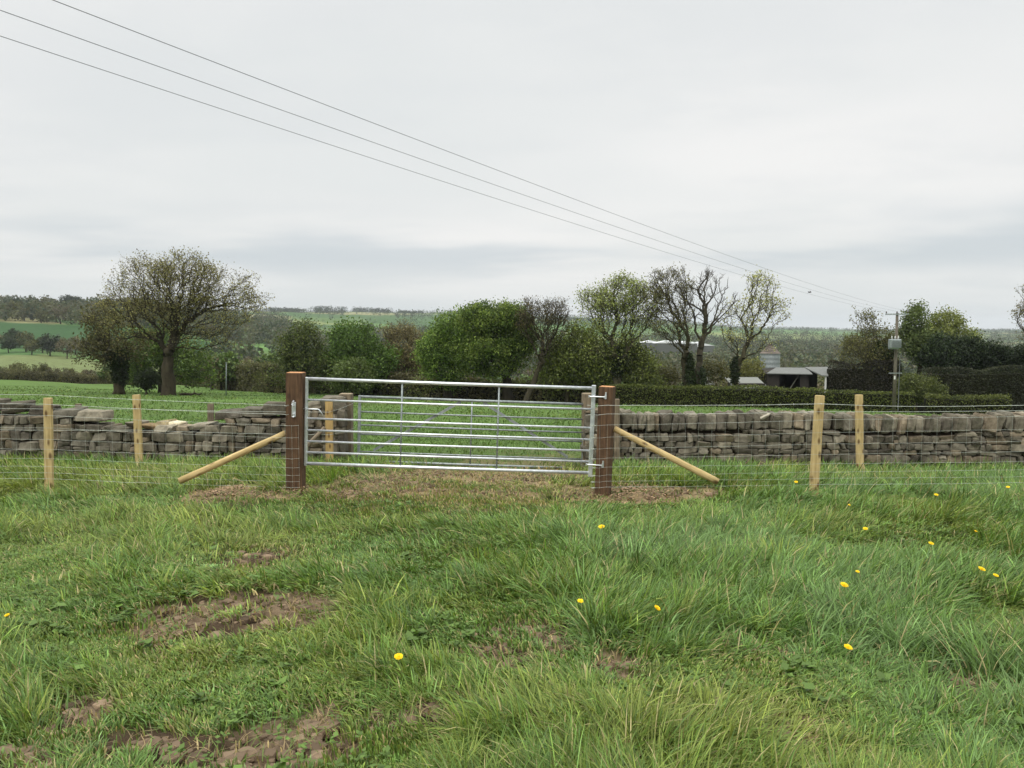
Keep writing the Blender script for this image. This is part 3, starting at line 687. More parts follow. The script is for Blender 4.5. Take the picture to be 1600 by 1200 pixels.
# ------------------------------------------------------------------ stakes, struts, wires
def stake(parent, ix, iyt, d, r, mt, tilt=0., h=1.15, name='fence_stake', label=None):
    p = P(ix, iyt, d); x, z1 = float(p[0]), float(p[2]); g = min(gz(x, d), z1 - .8); m = MB()
    R_ = rotm('Y', tilt); a = np.array([x, d, z1]); b = a + R_ @ np.array([0, 0, g - .2 - z1])
    # half round stake: flat sawn front
    k = 14; an = np.linspace(0, 2 * math.pi, k, endpoint=False); ring = np.stack([np.cos(an) * r, np.sin(an) * r, 0 * an], 1); ring[:, 1] = np.maximum(ring[:, 1], -.42 * r)
    n = 7; V = []
    rs_ = np.random.default_rng(abs(int(ix)))
    for i in range(n):
        t = i / (n - 1); V.append(a * (1 - t) + b * t + (ring * (1 + rs_.normal(0, .02))) @ R_.T)
    V = np.concatenate(V + [a[None] + (0, 0, .004)]); q = [(i * k + j, i * k + (j + 1) % k, (i + 1) * k + (j + 1) % k, (i + 1) * k + j) for i in range(n - 1) for j in range(k)]
    t = [(n * k, (j + 1) % k, j) for j in range(k)]
    m.add(V, q, t); o = m.build(name, M[mt], None, org=a)
    o.parent = parent; o.location = tuple(a - np.array(parent.location))
    if label: o['label'] = label
    return a, b
def strut(parent, p0, p1, r, mt):
    p0 = np.array(p0); p1 = np.array(p1); L_ = np.linalg.norm(p1 - p0); m = MB(); n = 9; rs_ = np.random.default_rng(3)
    u = unit(p1 - p0); Rq = np.array(Vector(u).to_track_quat('Z', 'Y').to_matrix())
    pts = np.stack([np.zeros(n), np.zeros(n), np.linspace(0, L_, n)], 1); rad = r * (1 + rs_.normal(0, .02, n)) * np.linspace(.94, 1.05, n)
    tube(m, pts, rad, 14); me = m.mesh('diagonal_strut', M[mt], True); o = bpy.data.objects.new('diagonal_strut', me); S.collection.objects.link(o)
    o.parent = parent; Mx = Matrix.Identity(4); Mx = Matrix(Rq.tolist()).to_4x4(); Mx.translation = Vector(tuple(p0 - np.array(parent.location))); o.matrix_local = Mx
NET = [0, .075, .155, .255, .37, .495, .635, .79]
def wire_line(pts, r, m, sagn=.008, rs_=None, wob=.004):
    P_ = [np.array(pts[0])]
    for a, b in zip(pts[:-1], pts[1:]):
        a, b = np.array(a), np.array(b); n = max(int(np.linalg.norm(b - a) / .16), 2)
        for i in range(1, n + 1):
            t = i / n; p = a * (1 - t) + b * t; p[2] -= sagn * 4 * t * (1 - t)
            if i < n: p[2] += rs_.normal(0, wob); p[1] += rs_.normal(0, wob)
            P_.append(p)
    P_ = np.array(P_); segs(m, P_[:-1], P_[1:], r, r, 4); return P_
def netting(parent, pts, seed, heights=NET, r=.0010):
    """pts: the bottom line (x, y, z) of the netting"""
    rs_ = np.random.default_rng(seed); m = MB(); lines = []
    for h in heights: lines.append(wire_line([np.array(p) + (0, 0, h) for p in pts], r * (1.25 if h in (heights[0], heights[-1]) else 1), m, .006, rs_, .0025))
    n = min(len(l) for l in lines)
    A_ = []; B_ = []
    for i in range(n):
        for a, b in zip(lines[:-1], lines[1:]): A_.append(a[i]); B_.append(b[i])
    segs(m, np.array(A_), np.array(B_), r, r, 4)
    K = np.concatenate([l[:n] for l in lines]); segs(m, K - (0, 0, .006), K + (0, 0, .006), r * 2.1, r * 2.1, 4)
    m.build('wire_netting', M['wire'], parent)
def barbed(parent, pts, seed, r=.0020, barbs=True, name='barbed_wire'):
    rs_ = np.random.default_rng(seed); m = MB(); l = wire_line(pts, r, m, .01, rs_, .0012)
    if barbs:
        k = l[::1]; u = unit(rs_.normal(0, 1, (len(k), 3))); segs(m, k - u * .014, k + u * .014, r * .7, r * .7, 3); u = unit(rs_.normal(0, 1, (len(k), 3))); segs(m, k - u * .013, k + u * .013, r * .7, r * .7, 3)
    m.build(name, M['wire'], parent)
# --- new fence left of the gate
ft = lambda ix, iy, d: P(ix, iy, d)
fl = empty('wire_fence', (-4.6, 10, gz(-4.6, 10)), 'new wire netting fence with pale stake, running left from the latch-side gatepost', 'fence')
stake(fl, 75, 622, 9.75, .052, 'stake', math.radians(1.6))
stake(fl, -170, 618, 9.55, .052, 'stake', .01)
strut(fl, ft(446, 677, 9.98), ft(280, 752, 9.55), .041, 'stake')
b0 = ft(468, 761.5, 9.86); b1 = ft(447, 761.5, 9.88); b2 = ft(72, 748, 9.68); b3 = ft(-175, 744, 9.5)
netting(fl, [b0, b1, b2, b3], 1); 
for h, nm, bb in ((.93, 'line_wire', False), (1.045, 'barbed_wire', True)):
    barbed(fl, [p + (0, 0, h) for p in (b0 - (.12, 0, 0), b1, b2, b3)], int(h * 100), .0020, bb, nm)
# --- new fence right of the gate
fr = empty('wire_fence', (5, 10, gz(5, 10)), 'new wire netting fence with pale stake, running right from the hinge-side gatepost', 'fence')
stake(fr, 1281, 618, 9.55, .058, 'stake', math.radians(2.2))
stake(fr, 1760, 605, 9.1, .055, 'stake', 0)
strut(fr, ft(960, 670, 9.98), ft(1122, 753, 9.6), .041, 'stake')
r0 = ft(925, 762, 9.84); r1 = ft(948, 761, 9.86); r2 = ft(1280, 757, 9.48); r3 = ft(1770, 752, 9.02)
netting(fr, [r0, r1, r2, r3], 2)
barbed(fr, [r0 + (-.06, 0, .93), r1 + (0, 0, .93), r2 + (0, 0, .89), r3 + (0, 0, .84)], 5, .0020, False, 'line_wire')
barbed(fr, [r0 + (-.06, 0, 1.045), r1 + (0, 0, 1.04), r2 + (0, 0, .985), r2 * .6 + r3 * .4 + (0, 0, .92), r3 + (0, 0, .93)], 6, .0024, True, 'barbed_wire')
m = MB(); rs_ = np.random.default_rng(8)
for h in NET:
    for dx in (.025,): m = MB(); p = r0 + (dx * .9 - .01, -.012, h); segs(m, [p - (.012, 0, .01), p - (.012, 0, -.01)], [p + (.012, 0, .01), p + (.012, 0, -.01)], .0028, .0028, 4); segs(m, [p - (.03, 0, 0)], [p + (.03, 0, 0)], .0026, .0026, 4); m.build('wire_staple', M['wire'], fr)
# --- stakes standing in front of the old wall
fbk = empty('wire_fence', (-4.5, 12.4, gz(-4.5, 12.4)), 'two-wire fence on a pale stake and a knotty tan stake, just before the tumbled wall', 'fence')
stake(fbk, 213, 617, 12.25, .060, 'stake', math.radians(-.6))
stake(fbk, 514, 626, 12.45, .062, 'orange_stake', math.radians(.3), label='knotty tan stake with a strut')
strut(fbk, ft(507, 668, 12.4), ft(462, 716, 12.1), .032, 'old_wood')
c0 = ft(514, 644, 12.36); c1 = ft(213, 639, 12.17); c2 = ft(-60, 637, 12.0)
barbed(fbk, [ft(552, 630, 12.9), c0, c1, c2], 9, .0018, False, 'line_wire'); barbed(fbk, [ft(556, 668, 12.9), c0 - (0, 0, .36), c1 - (0, 0, .33), c2 - (0, 0, .33)], 10, .0018, False, 'line_wire')
s1 = P(1344, 617, 12.1); sk = empty('wooden_stake', (float(s1[0]), 12.1, gz(float(s1[0]), 12.1)), 'pale knotty stake leaning left on its own, just before the coped wall', 'stake'); stake(sk, 1342, 617, 12.1, .058, 'stake', math.radians(-2.6), name='stake_body')
for ix, iy, lb in ((122.5, 631, 'short weathered grey stake behind the wall, between the two pale stakes at left'), (329, 631, 'short weathered grey stake standing behind the wall right of its dip')):
    p = P(ix, iy, 13.7); e = empty('wooden_stake', (float(p[0]), 13.7, gz(float(p[0]), 13.7)), lb, 'stake'); stake(e, ix, iy, 13.7, .055, 'old_wood', .01, name='stake_body')
# ------------------------------------------------------------------ dandelions
def dandelions():
    spots = [(940, 823, 'large dandelion flower nearest the right gatepost', 1.25), (1352, 826, 'dandelion below the leaning pale stake', 1), (1455, 849, 'dandelion alone in the sweeping grass at right', .9), (1534, 889, 'larger dandelion of the close pair at right', 1.1), (1556, 899, 'smaller dandelion of the close pair at right', .8),
             (1340, 893, 'tiny faded dandelion just behind a bright one', .6), (1319, 914, 'bright wide dandelion amid the long pale grass', 1.2), (907, 939, 'small dandelion left of the darker grass tuft', .85), (1027, 950, 'dandelion above the dark grass tuft', 1), (1325, 1011, 'dandelion nearest the camera at right', 1.0),
             (623, 1026, 'only dandelion before the gate, in a bright tuft', 1.0), (1463, 773, 'dandelion far right near the fence, second from edge', 1), (1575, 761, 'dandelion at the right edge beside the fence', .9), (1525, 830, 'half closed dandelion at right above the pair', .65), (1244, 753, 'dandelion under the fence just left of the stake', 1), (1327, 789, 'half closed dandelion below the fence', .6), (11, 961, 'dandelion at the left edge of the field', .6)]
    ym = plain('dandelion_disc', (226, 186, 16), .7, .1, 60)
    for i, (ix, iy, lb, s) in enumerate(spots):
        rs_ = np.random.default_rng(100 + i); dd = np.arange(2, 14, .02); aa, b_, cc_ = ray(ix, iy); hgt = .8 * field_len(aa / b_ * dd, dd) + .085; y = dd[int(np.argmax(EYE + cc_ / b_ * dd < G(aa / b_ * dd, dd) + hgt))]; g = 0
        top = P(ix, iy, y); g = gz(top[0], top[1]); e = empty('dandelion', (float(top[0]), float(top[1]), g), lb, 'dandelion', 'dandelions in the grass')
        m = MB(); tube(m, [np.array([top[0] + .01, top[1], g]), np.array([top[0] + .012, top[1], (g + top[2]) / 2]), top], .0022, 6, lin(120, 140, 80)); m.build('stem', M['petal'], e, smooth=True)
        nrm = unit(np.array([rs_.normal(0, .2), -.35, 1.])); u = unit(np.cross(nrm, [0, 1, 0])); w = np.cross(nrm, u); m = MB(); R_ = .021 * s
        for ringi, (rr, up) in enumerate(((1., .10), (.8, .28), (.55, .42))):
            for a in np.arange(0, 2 * math.pi, .30) + ringi * .1:
                d_ = np.cos(a) * u + np.sin(a) * w; t_ = -np.sin(a) * u + np.cos(a) * w; Lr = R_ * rr * rs_.uniform(.9, 1.1)
                v = np.array([top - t_ * .001, top + t_ * .001, top + d_ * Lr + nrm * up * Lr + t_ * .0034, top + d_ * Lr + nrm * up * Lr - t_ * .0034]); m.add(v, [(0, 1, 2, 3)], None, lin(250, 214, 24))
        m.build('petals', M['petal'], e)
        m = MB(); tube(m, [top - nrm * .008, top, top + nrm * R_ * .3], [.004, .006, .006 * s], 8, lin(236, 190, 20)); m.build('flower_head', ym, e, smooth=True)
dandelions()
# ------------------------------------------------------------------ trees
def sample_ells(ells, n, rs, shell=.35):
    w = np.array([e[6] if len(e) > 6 else e[3] * e[4] * e[5] for e in ells], float); w /= w.sum(); k = rs.choice(len(ells), n, p=w)
    E = np.array([e[:6] for e in ells], float)[k]; d = unit(rs.normal(0, 1, (n, 3))); r = rs.random(n) ** (1 / 3.) * (1 - shell) + shell * (1 - rs.random(n) ** 2 * .4)
    r = np.minimum(r, 1.0) * (1 + .10 * (rs.random(n) - .5)); return E[:, :3] + d * r[:, None] * E[:, 3:]
def skeleton(base, fork, pts, alpha, rs, rb, rmin=.012, wig=.12, trunk_wig=.03):
    nt_ = 7; T = np.array([base + (fork - base) * t for t in np.linspace(0, 1, nt_)]); T[1:-1, :2] += rs.normal(0, trunk_wig * np.linalg.norm(fork - base), (nt_ - 2, 2)) * .5
    o = np.argsort(np.linalg.norm(pts - fork, axis=1)); pts = pts[o]; n = nt_ + len(pts)
    X = np.zeros((n, 3)); X[:nt_] = T; PL_ = np.zeros(n); par = np.full(n, -1)
    for i in range(1, nt_): par[i] = i - 1; PL_[i] = PL_[i - 1] + np.linalg.norm(X[i] - X[i - 1])
    PL_[:nt_] -= PL_[nt_ - 1] ; PL_[:nt_] = np.abs(PL_[:nt_]) * 1.6
    for i in range(nt_, n):
        p = pts[i - nt_]; d = np.linalg.norm(X[3:i] - p, axis=1); j = int(np.argmin(d ** 1.0 + alpha * PL_[3:i])) + 3
        X[i] = p; par[i] = j; PL_[i] = PL_[j] + d[j - 3]
    for it in range(5):
        sx = np.zeros((n, 3)); sn = np.zeros(n); np.add.at(sx, par[nt_:], X[nt_:]); np.add.at(sn, par[nt_:], 1.)
        inn = np.where(sn > 0)[0]; inn = inn[inn >= nt_]; av = (X[par[inn]] + sx[inn] / sn[inn][:, None]) / 2; X[inn] = X[inn] * .45 + av * .55
    cnt = np.zeros(n); ch = np.bincount(par[1:], minlength=n)
    cnt[ch == 0] = 1
    for i in range(n - 1, 0, -1): cnt[par[i]] += cnt[i]
    tot = cnt[0]; r = np.maximum(rb * .88 * (cnt / tot) ** .56, rmin * .6)
    r[:nt_] = rb * np.linspace(1.25, .85, nt_) ; r[0] = rb * 1.6; r[1] = rb * 1.12
    i = np.arange(1, n); A_ = X[par[i]]; B_ = X[i]; Lg = np.linalg.norm(B_ - A_, axis=1); ra = np.minimum(r[par[i]], r[i] * 1.6); ra[:nt_ - 1] = r[:nt_ - 1]; rb_ = r[i]
    m1 = A_ + (B_ - A_) * .33 + rs.normal(0, 1, A_.shape) * (Lg * wig)[:, None]; m2 = A_ + (B_ - A_) * .67 + rs.normal(0, 1, A_.shape) * (Lg * wig)[:, None]
    m1[:, 2] -= Lg * .03; m1[:nt_ - 1] = A_[:nt_ - 1] * .67 + B_[:nt_ - 1] * .33; m2[:nt_ - 1] = A_[:nt_ - 1] * .33 + B_[:nt_ - 1] * .67
    a = np.concatenate([A_, m1, m2]); b = np.concatenate([m1, m2, B_]); rA = np.concatenate([ra, ra * .67 + rb_ * .33, ra * .33 + rb_ * .67]); rB = np.concatenate([ra * .67 + rb_ * .33, ra * .33 + rb_ * .67, rb_])
    return X, ch, a, b, rA, rB, r
def leaf_quads(mb, c, size, cols, rs, aspect=.55, flat=0.):
    n = len(c); u = unit(rs.normal(0, 1, (n, 3))); v = unit(np.cross(u, rs.normal(0, 1, (n, 3)))); 
    if flat: v[:, 2] *= (1 - flat); v = unit(v)
    s = (size * rs.uniform(.6, 1.3, n))[:, None]
    V = np.stack([c - u * s * .5, c + v * s * aspect * .5, c + u * s * .5, c - v * s * aspect * .5], 1)
    mb.add(V.reshape(-1, 3), np.arange(n * 4).reshape(-1, 4), None, np.repeat(cols, 4, 0))
def tree(label, base, d, ells, fork=.25, npts=1500, alpha=.35, trunk=.35, leaf=None, bark=(92, 84, 68), seed=1, rmin=.02, wig=.12, shell=.35, twigs=0, ivy=None, cat='tree', group='trees round the edge of the first field', name='tree', lean=0.0, low=None, extra=None, tw_r=.012, lobes=6, lobew=.16):
    """ells in photo pixels (ix, iy, rx, ry[, weight[, depth offset m]]) at depth d; base (ix) on the ground"""
    rs = np.random.default_rng(seed); s = d / F; p0 = P(base, 600, d); p0[2] = gz(p0[0], d); EL = []
    for e in ells:
        c = P(e[0], e[1], d); w = (e[4] if len(e) > 4 else 1.) * e[2] * e[3]; dz = e[5] if len(e) > 5 else 0.
        c[1] += dz; EL.append((c[0], c[1], c[2], e[2] * s, min(e[2], e[3] * 1.3) * s, e[3] * s, w))
    sat = []
    for e in EL:
        for k in range(lobes):
            dd = unit(rs.normal(0, 1, 3)); dd[2] = abs(dd[2]) * .9 + .05 if rs.random() < .75 else dd[2]; q = rs.uniform(.30, .52); pos_ = np.array(e[:3]) + dd * np.array(e[3:6]) * (1.08 - q * .5); sat.append((*pos_, e[3] * q, e[4] * q, e[5] * q, e[6] * lobew))
    cz = np.average([e[2] for e in EL], weights=[e[6] for e in EL]); cx = np.average([e[0] for e in EL], weights=[e[6] for e in EL])
    fk = np.array([p0[0] + (cx - p0[0]) * fork * .8 + lean, d, p0[2] + (cz - p0[2]) * fork * 1.6])
    if low is not None: q = P(low[0], low[1], d); fk = np.array([q[0], d, q[2]])
    pts = sample_ells([(*e[:3], e[3] * .95, e[4] * .95, e[5] * .95, e[6]) for e in EL] + sat, npts, rs, shell); pts = pts[pts[:, 2] > p0[2] + .3]
    X, ch, a, b, rA, rB, r = skeleton(p0 - (0, 0, .3), fk, pts, alpha, rs, trunk, rmin, wig)
    root = empty(name, p0, label, cat, group)
    m = MB(); thick = rA > .10; bc = lin(*bark); T7 = X[:7]; tube(m, np.concatenate([T7, T7[-1:] + (T7[-1] - T7[-2]) * .3]), np.concatenate([r[:7], r[6:7] * .7]), 12, bc); isT = np.zeros(len(a), bool); nn = len(a) // 3
    for o_ in (0, nn, 2 * nn): isT[o_:o_ + 6] = True
    a, b, rA, rB, thick = a[~isT], b[~isT], rA[~isT], rB[~isT], thick[~isT]
    if thick.any(): segs(m, a[thick] - (b[thick] - a[thick]) * .04, b[thick] + (b[thick] - a[thick]) * .06, rA[thick], rB[thick], 8, bc)
    segs(m, a[~thick], b[~thick], rA[~thick], rB[~thick], 4, bc)
    if twigs:
        tip = X[7:][(ch[7:] <= 1)]; k = np.repeat(np.arange(len(tip)), twigs); t0 = tip[k]; ctr = np.array([fk[0], fk[1], fk[2]]); dr = unit(unit(t0 - ctr) * .8 + rs.normal(0, .7, t0.shape) + (0, 0, .25)); ln = rs.uniform(.3, 1.0, len(k)) * s * 9
        segs(m, t0, t0 + dr * ln[:, None], tw_r, tw_r * .5, 3, bc * 1.05); tips2 = t0 + dr * ln[:, None]
    else: tips2 = X[7:]
    m.build('trunk', M['bark'], root, smooth=True)
    if leaf:
        n, sig, size, cs, keep = leaf; cs = [lin(*c) * 1.28 for c in cs]; L0 = tips2[rs.random(len(tips2)) < keep]
        k = np.repeat(np.arange(len(L0)), n); c = L0[k] + rs.normal(0, sig, (len(k), 3)); clump = rs.integers(0, len(cs), len(L0)); clv = np.exp(rs.normal(0, .15, len(L0)))
        cc = np.array(cs)[clump][k] * (clv[k] * np.exp(rs.normal(0, .2, len(k))))[:, None]; ok = c[:, 2] > p0[2] + .15; mb = MB(); leaf_quads(mb, c[ok], size, cc[ok], rs); mb.build('crown', M['leaf'], root)
    if ivy:
        mb = MB()
        for (ex, ey, rx, ry, n) in ivy:
            c = P(ex, ey, d); dd = unit(rs.normal(0, 1, (n, 3))) * (rs.random((n, 1)) ** .35); c = c + dd * np.array([rx * s, rx * s, ry * s]); c = c + rs.normal(0, .1, c.shape)
            leaf_quads(mb, c[c[:, 2] > p0[2] - .05], .26, (lin(46, 58, 32) * np.exp(rs.normal(0, .3, (n, 1))))[c[:, 2] > p0[2] - .05], rs)
        mb.build('ivy', M['leaf'], root)
    return root
OLV = [(108, 106, 62), (120, 116, 66), (98, 98, 60)]
# big spreading tree at left
tree('large spreading half-leafed tree on a thick bare trunk standing in the field at left', 262, 83,
     [(285, 440, 62, 48, 1.2), (235, 445, 48, 40, 1), (345, 455, 50, 38, 1), (375, 480, 38, 34, .8), (200, 470, 42, 34, .9), (320, 500, 70, 34, 1.0), (230, 500, 60, 34, 1.0), (300, 530, 70, 22, .5), (180, 505, 34, 40, .6), (268, 470, 70, 40, 1), (330, 535, 45, 22, .35)],
     npts=4600, alpha=.30, trunk=.64, low=(263, 566), bark=(66, 60, 48), leaf=(4, .25, .19, [(108, 104, 64), (92, 86, 54), (116, 114, 70)], .75), twigs=2, seed=3, rmin=.022, wig=.13, tw_r=.013)
tree('olive-brown tree with a black ivy-clad trunk, left neighbour of the large spreading tree', 185, 88, [(165, 505, 30, 34, .8), (150, 540, 28, 30, .8), (190, 545, 40, 30, .8), (140, 560, 22, 22, .4)],
     npts=1100, trunk=.5, low=(188, 560), leaf=(5, .4, .30, [(88, 84, 54), (98, 94, 60), (80, 80, 50)], .7), seed=5, bark=(70, 64, 50), ivy=[(187, 578, 13, 28, 3500), (183, 560, 20, 18, 1500)])
tree('small black-green round bush at the foot of the large spreading tree', 228, 86, [(228, 596, 15, 12, 1)], npts=250, trunk=.12, fork=.3, leaf=(22, .28, .22, [(34, 44, 26), (44, 54, 30)], 1), seed=6, cat='bush', name='bush')
tree('bright green leafy thicket filling the space behind the thick bare trunk', 250, 96, [(225, 560, 40, 30), (290, 570, 42, 28), (250, 530, 34, 24, .6), (215, 590, 30, 14, .5), (310, 592, 30, 16, .5)], npts=900, trunk=.3, leaf=(12, .5, .34, [(92, 112, 48), (78, 98, 44), (66, 82, 40)], .95), seed=7, bark=(60, 56, 44))
# row of trees behind the gate
tree('dark ivy-hung tree with thin olive leaves, directly behind the left gatepost', 472, 98, [(472, 540, 40, 32, 1), (455, 575, 40, 30, .7), (490, 575, 34, 34, .8), (478, 520, 26, 16, .6)], npts=1300, trunk=.35, leaf=(8, .4, .30, [(72, 84, 42), (84, 92, 48), (60, 68, 38)], .9), seed=9, bark=(64, 60, 48), ivy=[(454, 560, 9, 42, 1800), (476, 565, 7, 40, 1200)])
tree('bright mid-green round leafy tree between the ivy-hung tree and the brown tree', 560, 100, [(560, 535, 38, 30, 1), (545, 570, 45, 32, 1), (585, 570, 38, 34, .9), (570, 595, 48, 22, .7)], npts=1300, trunk=.4, leaf=(18, .45, .32, [(80, 104, 48), (68, 90, 42), (92, 116, 54)], 1), seed=10, bark=(58, 54, 42))
tree('dull olive bush in front of the bright mid-green tree', 552, 95, [(555, 590, 34, 24), (530, 602, 26, 14, .5)], npts=500, trunk=.2, leaf=(14, .4, .28, [(76, 88, 46), (66, 78, 40)], 1), seed=110, cat='bush', name='bush')
tree('brownish leafless round-topped tree behind the middle of the gate', 632, 102, [(632, 545, 36, 34, 1), (630, 575, 36, 26, .8)], npts=1700, trunk=.35, alpha=.4, leaf=(3, .3, .22, [(112, 104, 70), (100, 94, 64)], .7), twigs=3, seed=12, bark=(96, 86, 66), rmin=.03, tw_r=.016)
tree('large dense dark green tree, left half of the broad twin-crowned clump', 700, 92, [(705, 535, 42, 42, 1.1), (690, 570, 40, 38, 1), (735, 545, 36, 46, 1), (672, 560, 20, 34, .5), (722, 508, 28, 26, .5)], npts=1900, trunk=.5, leaf=(24, .34, .26, [(84, 106, 46), (68, 88, 38), (112, 132, 60)], 1), seed=13, bark=(50, 46, 38), shell=.5, lobes=16, lobew=.22)
tree('large dense dark green tree on a visible trunk, right half of the twin-crowned clump', 795, 89, [(785, 520, 40, 42, 1.2), (770, 555, 40, 40, 1), (810, 550, 26, 38, .8), (800, 500, 26, 24, .5), (752, 505, 32, 26, .8), (745, 560, 34, 34, .5)], npts=2000, trunk=.55, leaf=(24, .34, .26, [(86, 106, 46), (70, 88, 38), (114, 130, 60)], 1), seed=14, bark=(46, 42, 34), shell=.5, lobes=16, lobew=.22)
tree('slim leafless brown tree on a leaning trunk right of the dense twin-crowned clump', 822, 86, [(850, 495, 38, 28, 1), (835, 510, 30, 28, .8), (868, 515, 24, 24, .5), (850, 535, 22, 26, .35)], npts=1000, trunk=.3, low=(838, 585), alpha=.38, leaf=(2, .25, .18, [(104, 96, 64), (92, 84, 58)], .5), twigs=3, seed=15, bark=(70, 64, 52), rmin=.026, tw_r=.016)
tree('olive hawthorn thicket between the slim leaning tree and the pale-tipped tree', 885, 88, [(885, 560, 36, 32, 1), (905, 535, 26, 26, .7), (870, 592, 36, 20, .7), (920, 585, 34, 30, .9)], npts=1500, trunk=.25, leaf=(10, .45, .30, [(98, 108, 50), (84, 94, 46), (74, 80, 42)], .95), seed=16, bark=(66, 62, 48))
tree('tall domed tree with pale green tips right of the gate', 965, 84, [(968, 462, 42, 30, 1.2), (935, 480, 34, 28, .8), (1000, 482, 34, 32, .9), (970, 505, 55, 28, .7), (960, 545, 50, 24, .35)], npts=1900, trunk=.42, low=(963, 560), alpha=.32, leaf=(4, .30, .22, [(128, 136, 78), (112, 120, 68), (98, 104, 62)], .8), twigs=2, seed=17, bark=(78, 74, 58), rmin=.028, ivy=[(964, 570, 9, 30, 2200)], tw_r=.016)
tree('dense olive thicket under the tall domed tree', 985, 86, [(955, 575, 38, 30), (1000, 585, 34, 28), (980, 555, 40, 22, .6), (935, 560, 26, 26, .5)], npts=1300, trunk=.2, leaf=(9, .45, .30, [(84, 92, 46), (96, 104, 50), (66, 74, 40)], .95), seed=18, bark=(58, 54, 44), cat='bush', name='bush')
tree('sparse twiggy tree leaning left, its top reaching highest beside the dead tree', 1074, 82, [(1048, 440, 30, 20, 1), (1025, 468, 28, 26, .8), (1062, 468, 26, 32, .8), (1040, 505, 40, 26, .8), (1065, 530, 30, 20, .3)], npts=1300, trunk=.34, low=(1070, 572), alpha=.30, leaf=(2, .25, .18, [(110, 108, 66), (98, 96, 62)], .5), twigs=3, seed=19, bark=(76, 70, 56), rmin=.026, ivy=[(1076, 585, 9, 36, 2600)], tw_r=.015)
tree('bare dead tree with grey forking limbs beside the ivy-clad trunk', 1092, 82, [(1112, 446, 30, 24, 1), (1088, 462, 28, 30, .8), (1134, 478, 20, 28, .6), (1105, 500, 34, 24, .5)], npts=300, trunk=.36, low=(1092, 572), alpha=.30, leaf=None, twigs=2, seed=20, bark=(74, 68, 58), rmin=.035, wig=.08, tw_r=.02, lobes=3, ivy=[(1094, 592, 9, 22, 1500)])
tree('open pale-leaved tree with a forked trunk left of the metal silo', 1150, 84, [(1190, 452, 24, 24, 1), (1178, 488, 32, 26, .8), (1212, 488, 26, 22, .8), (1150, 510, 28, 34, .8), (1168, 540, 40, 22, .5)], npts=800, trunk=.30, low=(1150, 582), alpha=.32, leaf=(5, .24, .22, [(140, 140, 92), (124, 124, 80), (110, 112, 70)], .85), twigs=1, seed=22, bark=(78, 72, 56), rmin=.03, ivy=[(1148, 580, 7, 24, 1200)])
tree('brown bush under the ivy-clad trunk and the pale-leaved tree', 1020, 90, [(1030, 590, 30, 18), (1115, 585, 22, 22, .8)], npts=500, trunk=.15, leaf=(10, .4, .26, [(84, 82, 52), (74, 74, 46)], .9), seed=23, cat='bush', name='bush')
tree('olive bushy growth beside the silo and shed', 1175, 96, [(1170, 585, 22, 22), (1150, 590, 20, 16, .6)], npts=400, trunk=.15, leaf=(10, .4, .26, [(104, 104, 58), (90, 92, 50)], .9), seed=24, cat='bush', name='bush')
# right hand group round the pole
tree('twiggy half-bare tree left of the transformer pole', 1372, 92, [(1350, 505, 26, 14, .5), (1360, 540, 36, 28, 1), (1340, 560, 30, 28, .8), (1375, 570, 26, 30, .7)], npts=1300, trunk=.3, alpha=.45, leaf=(4, .3, .24, [(104, 104, 60), (88, 88, 54)], .7), twigs=2, seed=25, bark=(86, 80, 64), ivy=[(1376, 552, 24, 20, 2600), (1392, 580, 16, 26, 2200)], tw_r=.016)
tree('upright mid-green tree just right of the transformer pole top', 1435, 90, [(1432, 500, 20, 22, 1), (1422, 530, 24, 28, .9), (1442, 545, 26, 26, .8)], npts=900, trunk=.25, leaf=(10, .3, .28, [(82, 94, 56), (72, 84, 50), (94, 106, 62)], .9), seed=26, bark=(70, 66, 52))
tree('yellow-green leafy tree above the dark conifers', 1485, 94, [(1480, 505, 26, 18, 1), (1465, 525, 26, 20, .8), (1505, 530, 22, 20, .8)], npts=900, trunk=.25, leaf=(9, .32, .28, [(128, 134, 80), (116, 124, 68), (96, 106, 58)], .9), seed=27, bark=(80, 76, 58))
for i, (ix, iy, rx, ry, lb) in enumerate([(1470, 560, 26, 30, 'dark evergreen under the yellow-green tree, first right of the pole'), (1505, 556, 26, 30, 'dark evergreen, taller middle one behind the clipped hedge'), (1545, 562, 28, 22, 'dark low evergreen right of the taller middle one'), (1590, 566, 24, 22, 'dark evergreen at the right edge of the picture')]):
    tree(lb, ix, 88, [(ix, iy, rx, ry)], npts=900, trunk=.22, leaf=(12, .32, .26, [(40, 52, 34), (52, 64, 38), (34, 44, 30)], 1), seed=40 + i, bark=(48, 42, 34), group='dark evergreens behind the clipped hedge')
tree('bare twiggy tree leaning into the picture at the right edge', 1625, 80, [(1618, 500, 30, 30, 1), (1640, 470, 40, 30, 1)], npts=600, trunk=.25, leaf=(3, .25, .2, [(110, 106, 74)], .6), twigs=2, seed=50, bark=(86, 80, 66))
tree('yellowish round shrub at the foot of the transformer pole', 1432, 79.5, [(1435, 607, 26, 20), (1450, 615, 22, 14, .6)], npts=500, trunk=.1, leaf=(16, .3, .22, [(74, 80, 42), (64, 72, 38)], 1), seed=51, cat='bush', name='bush')
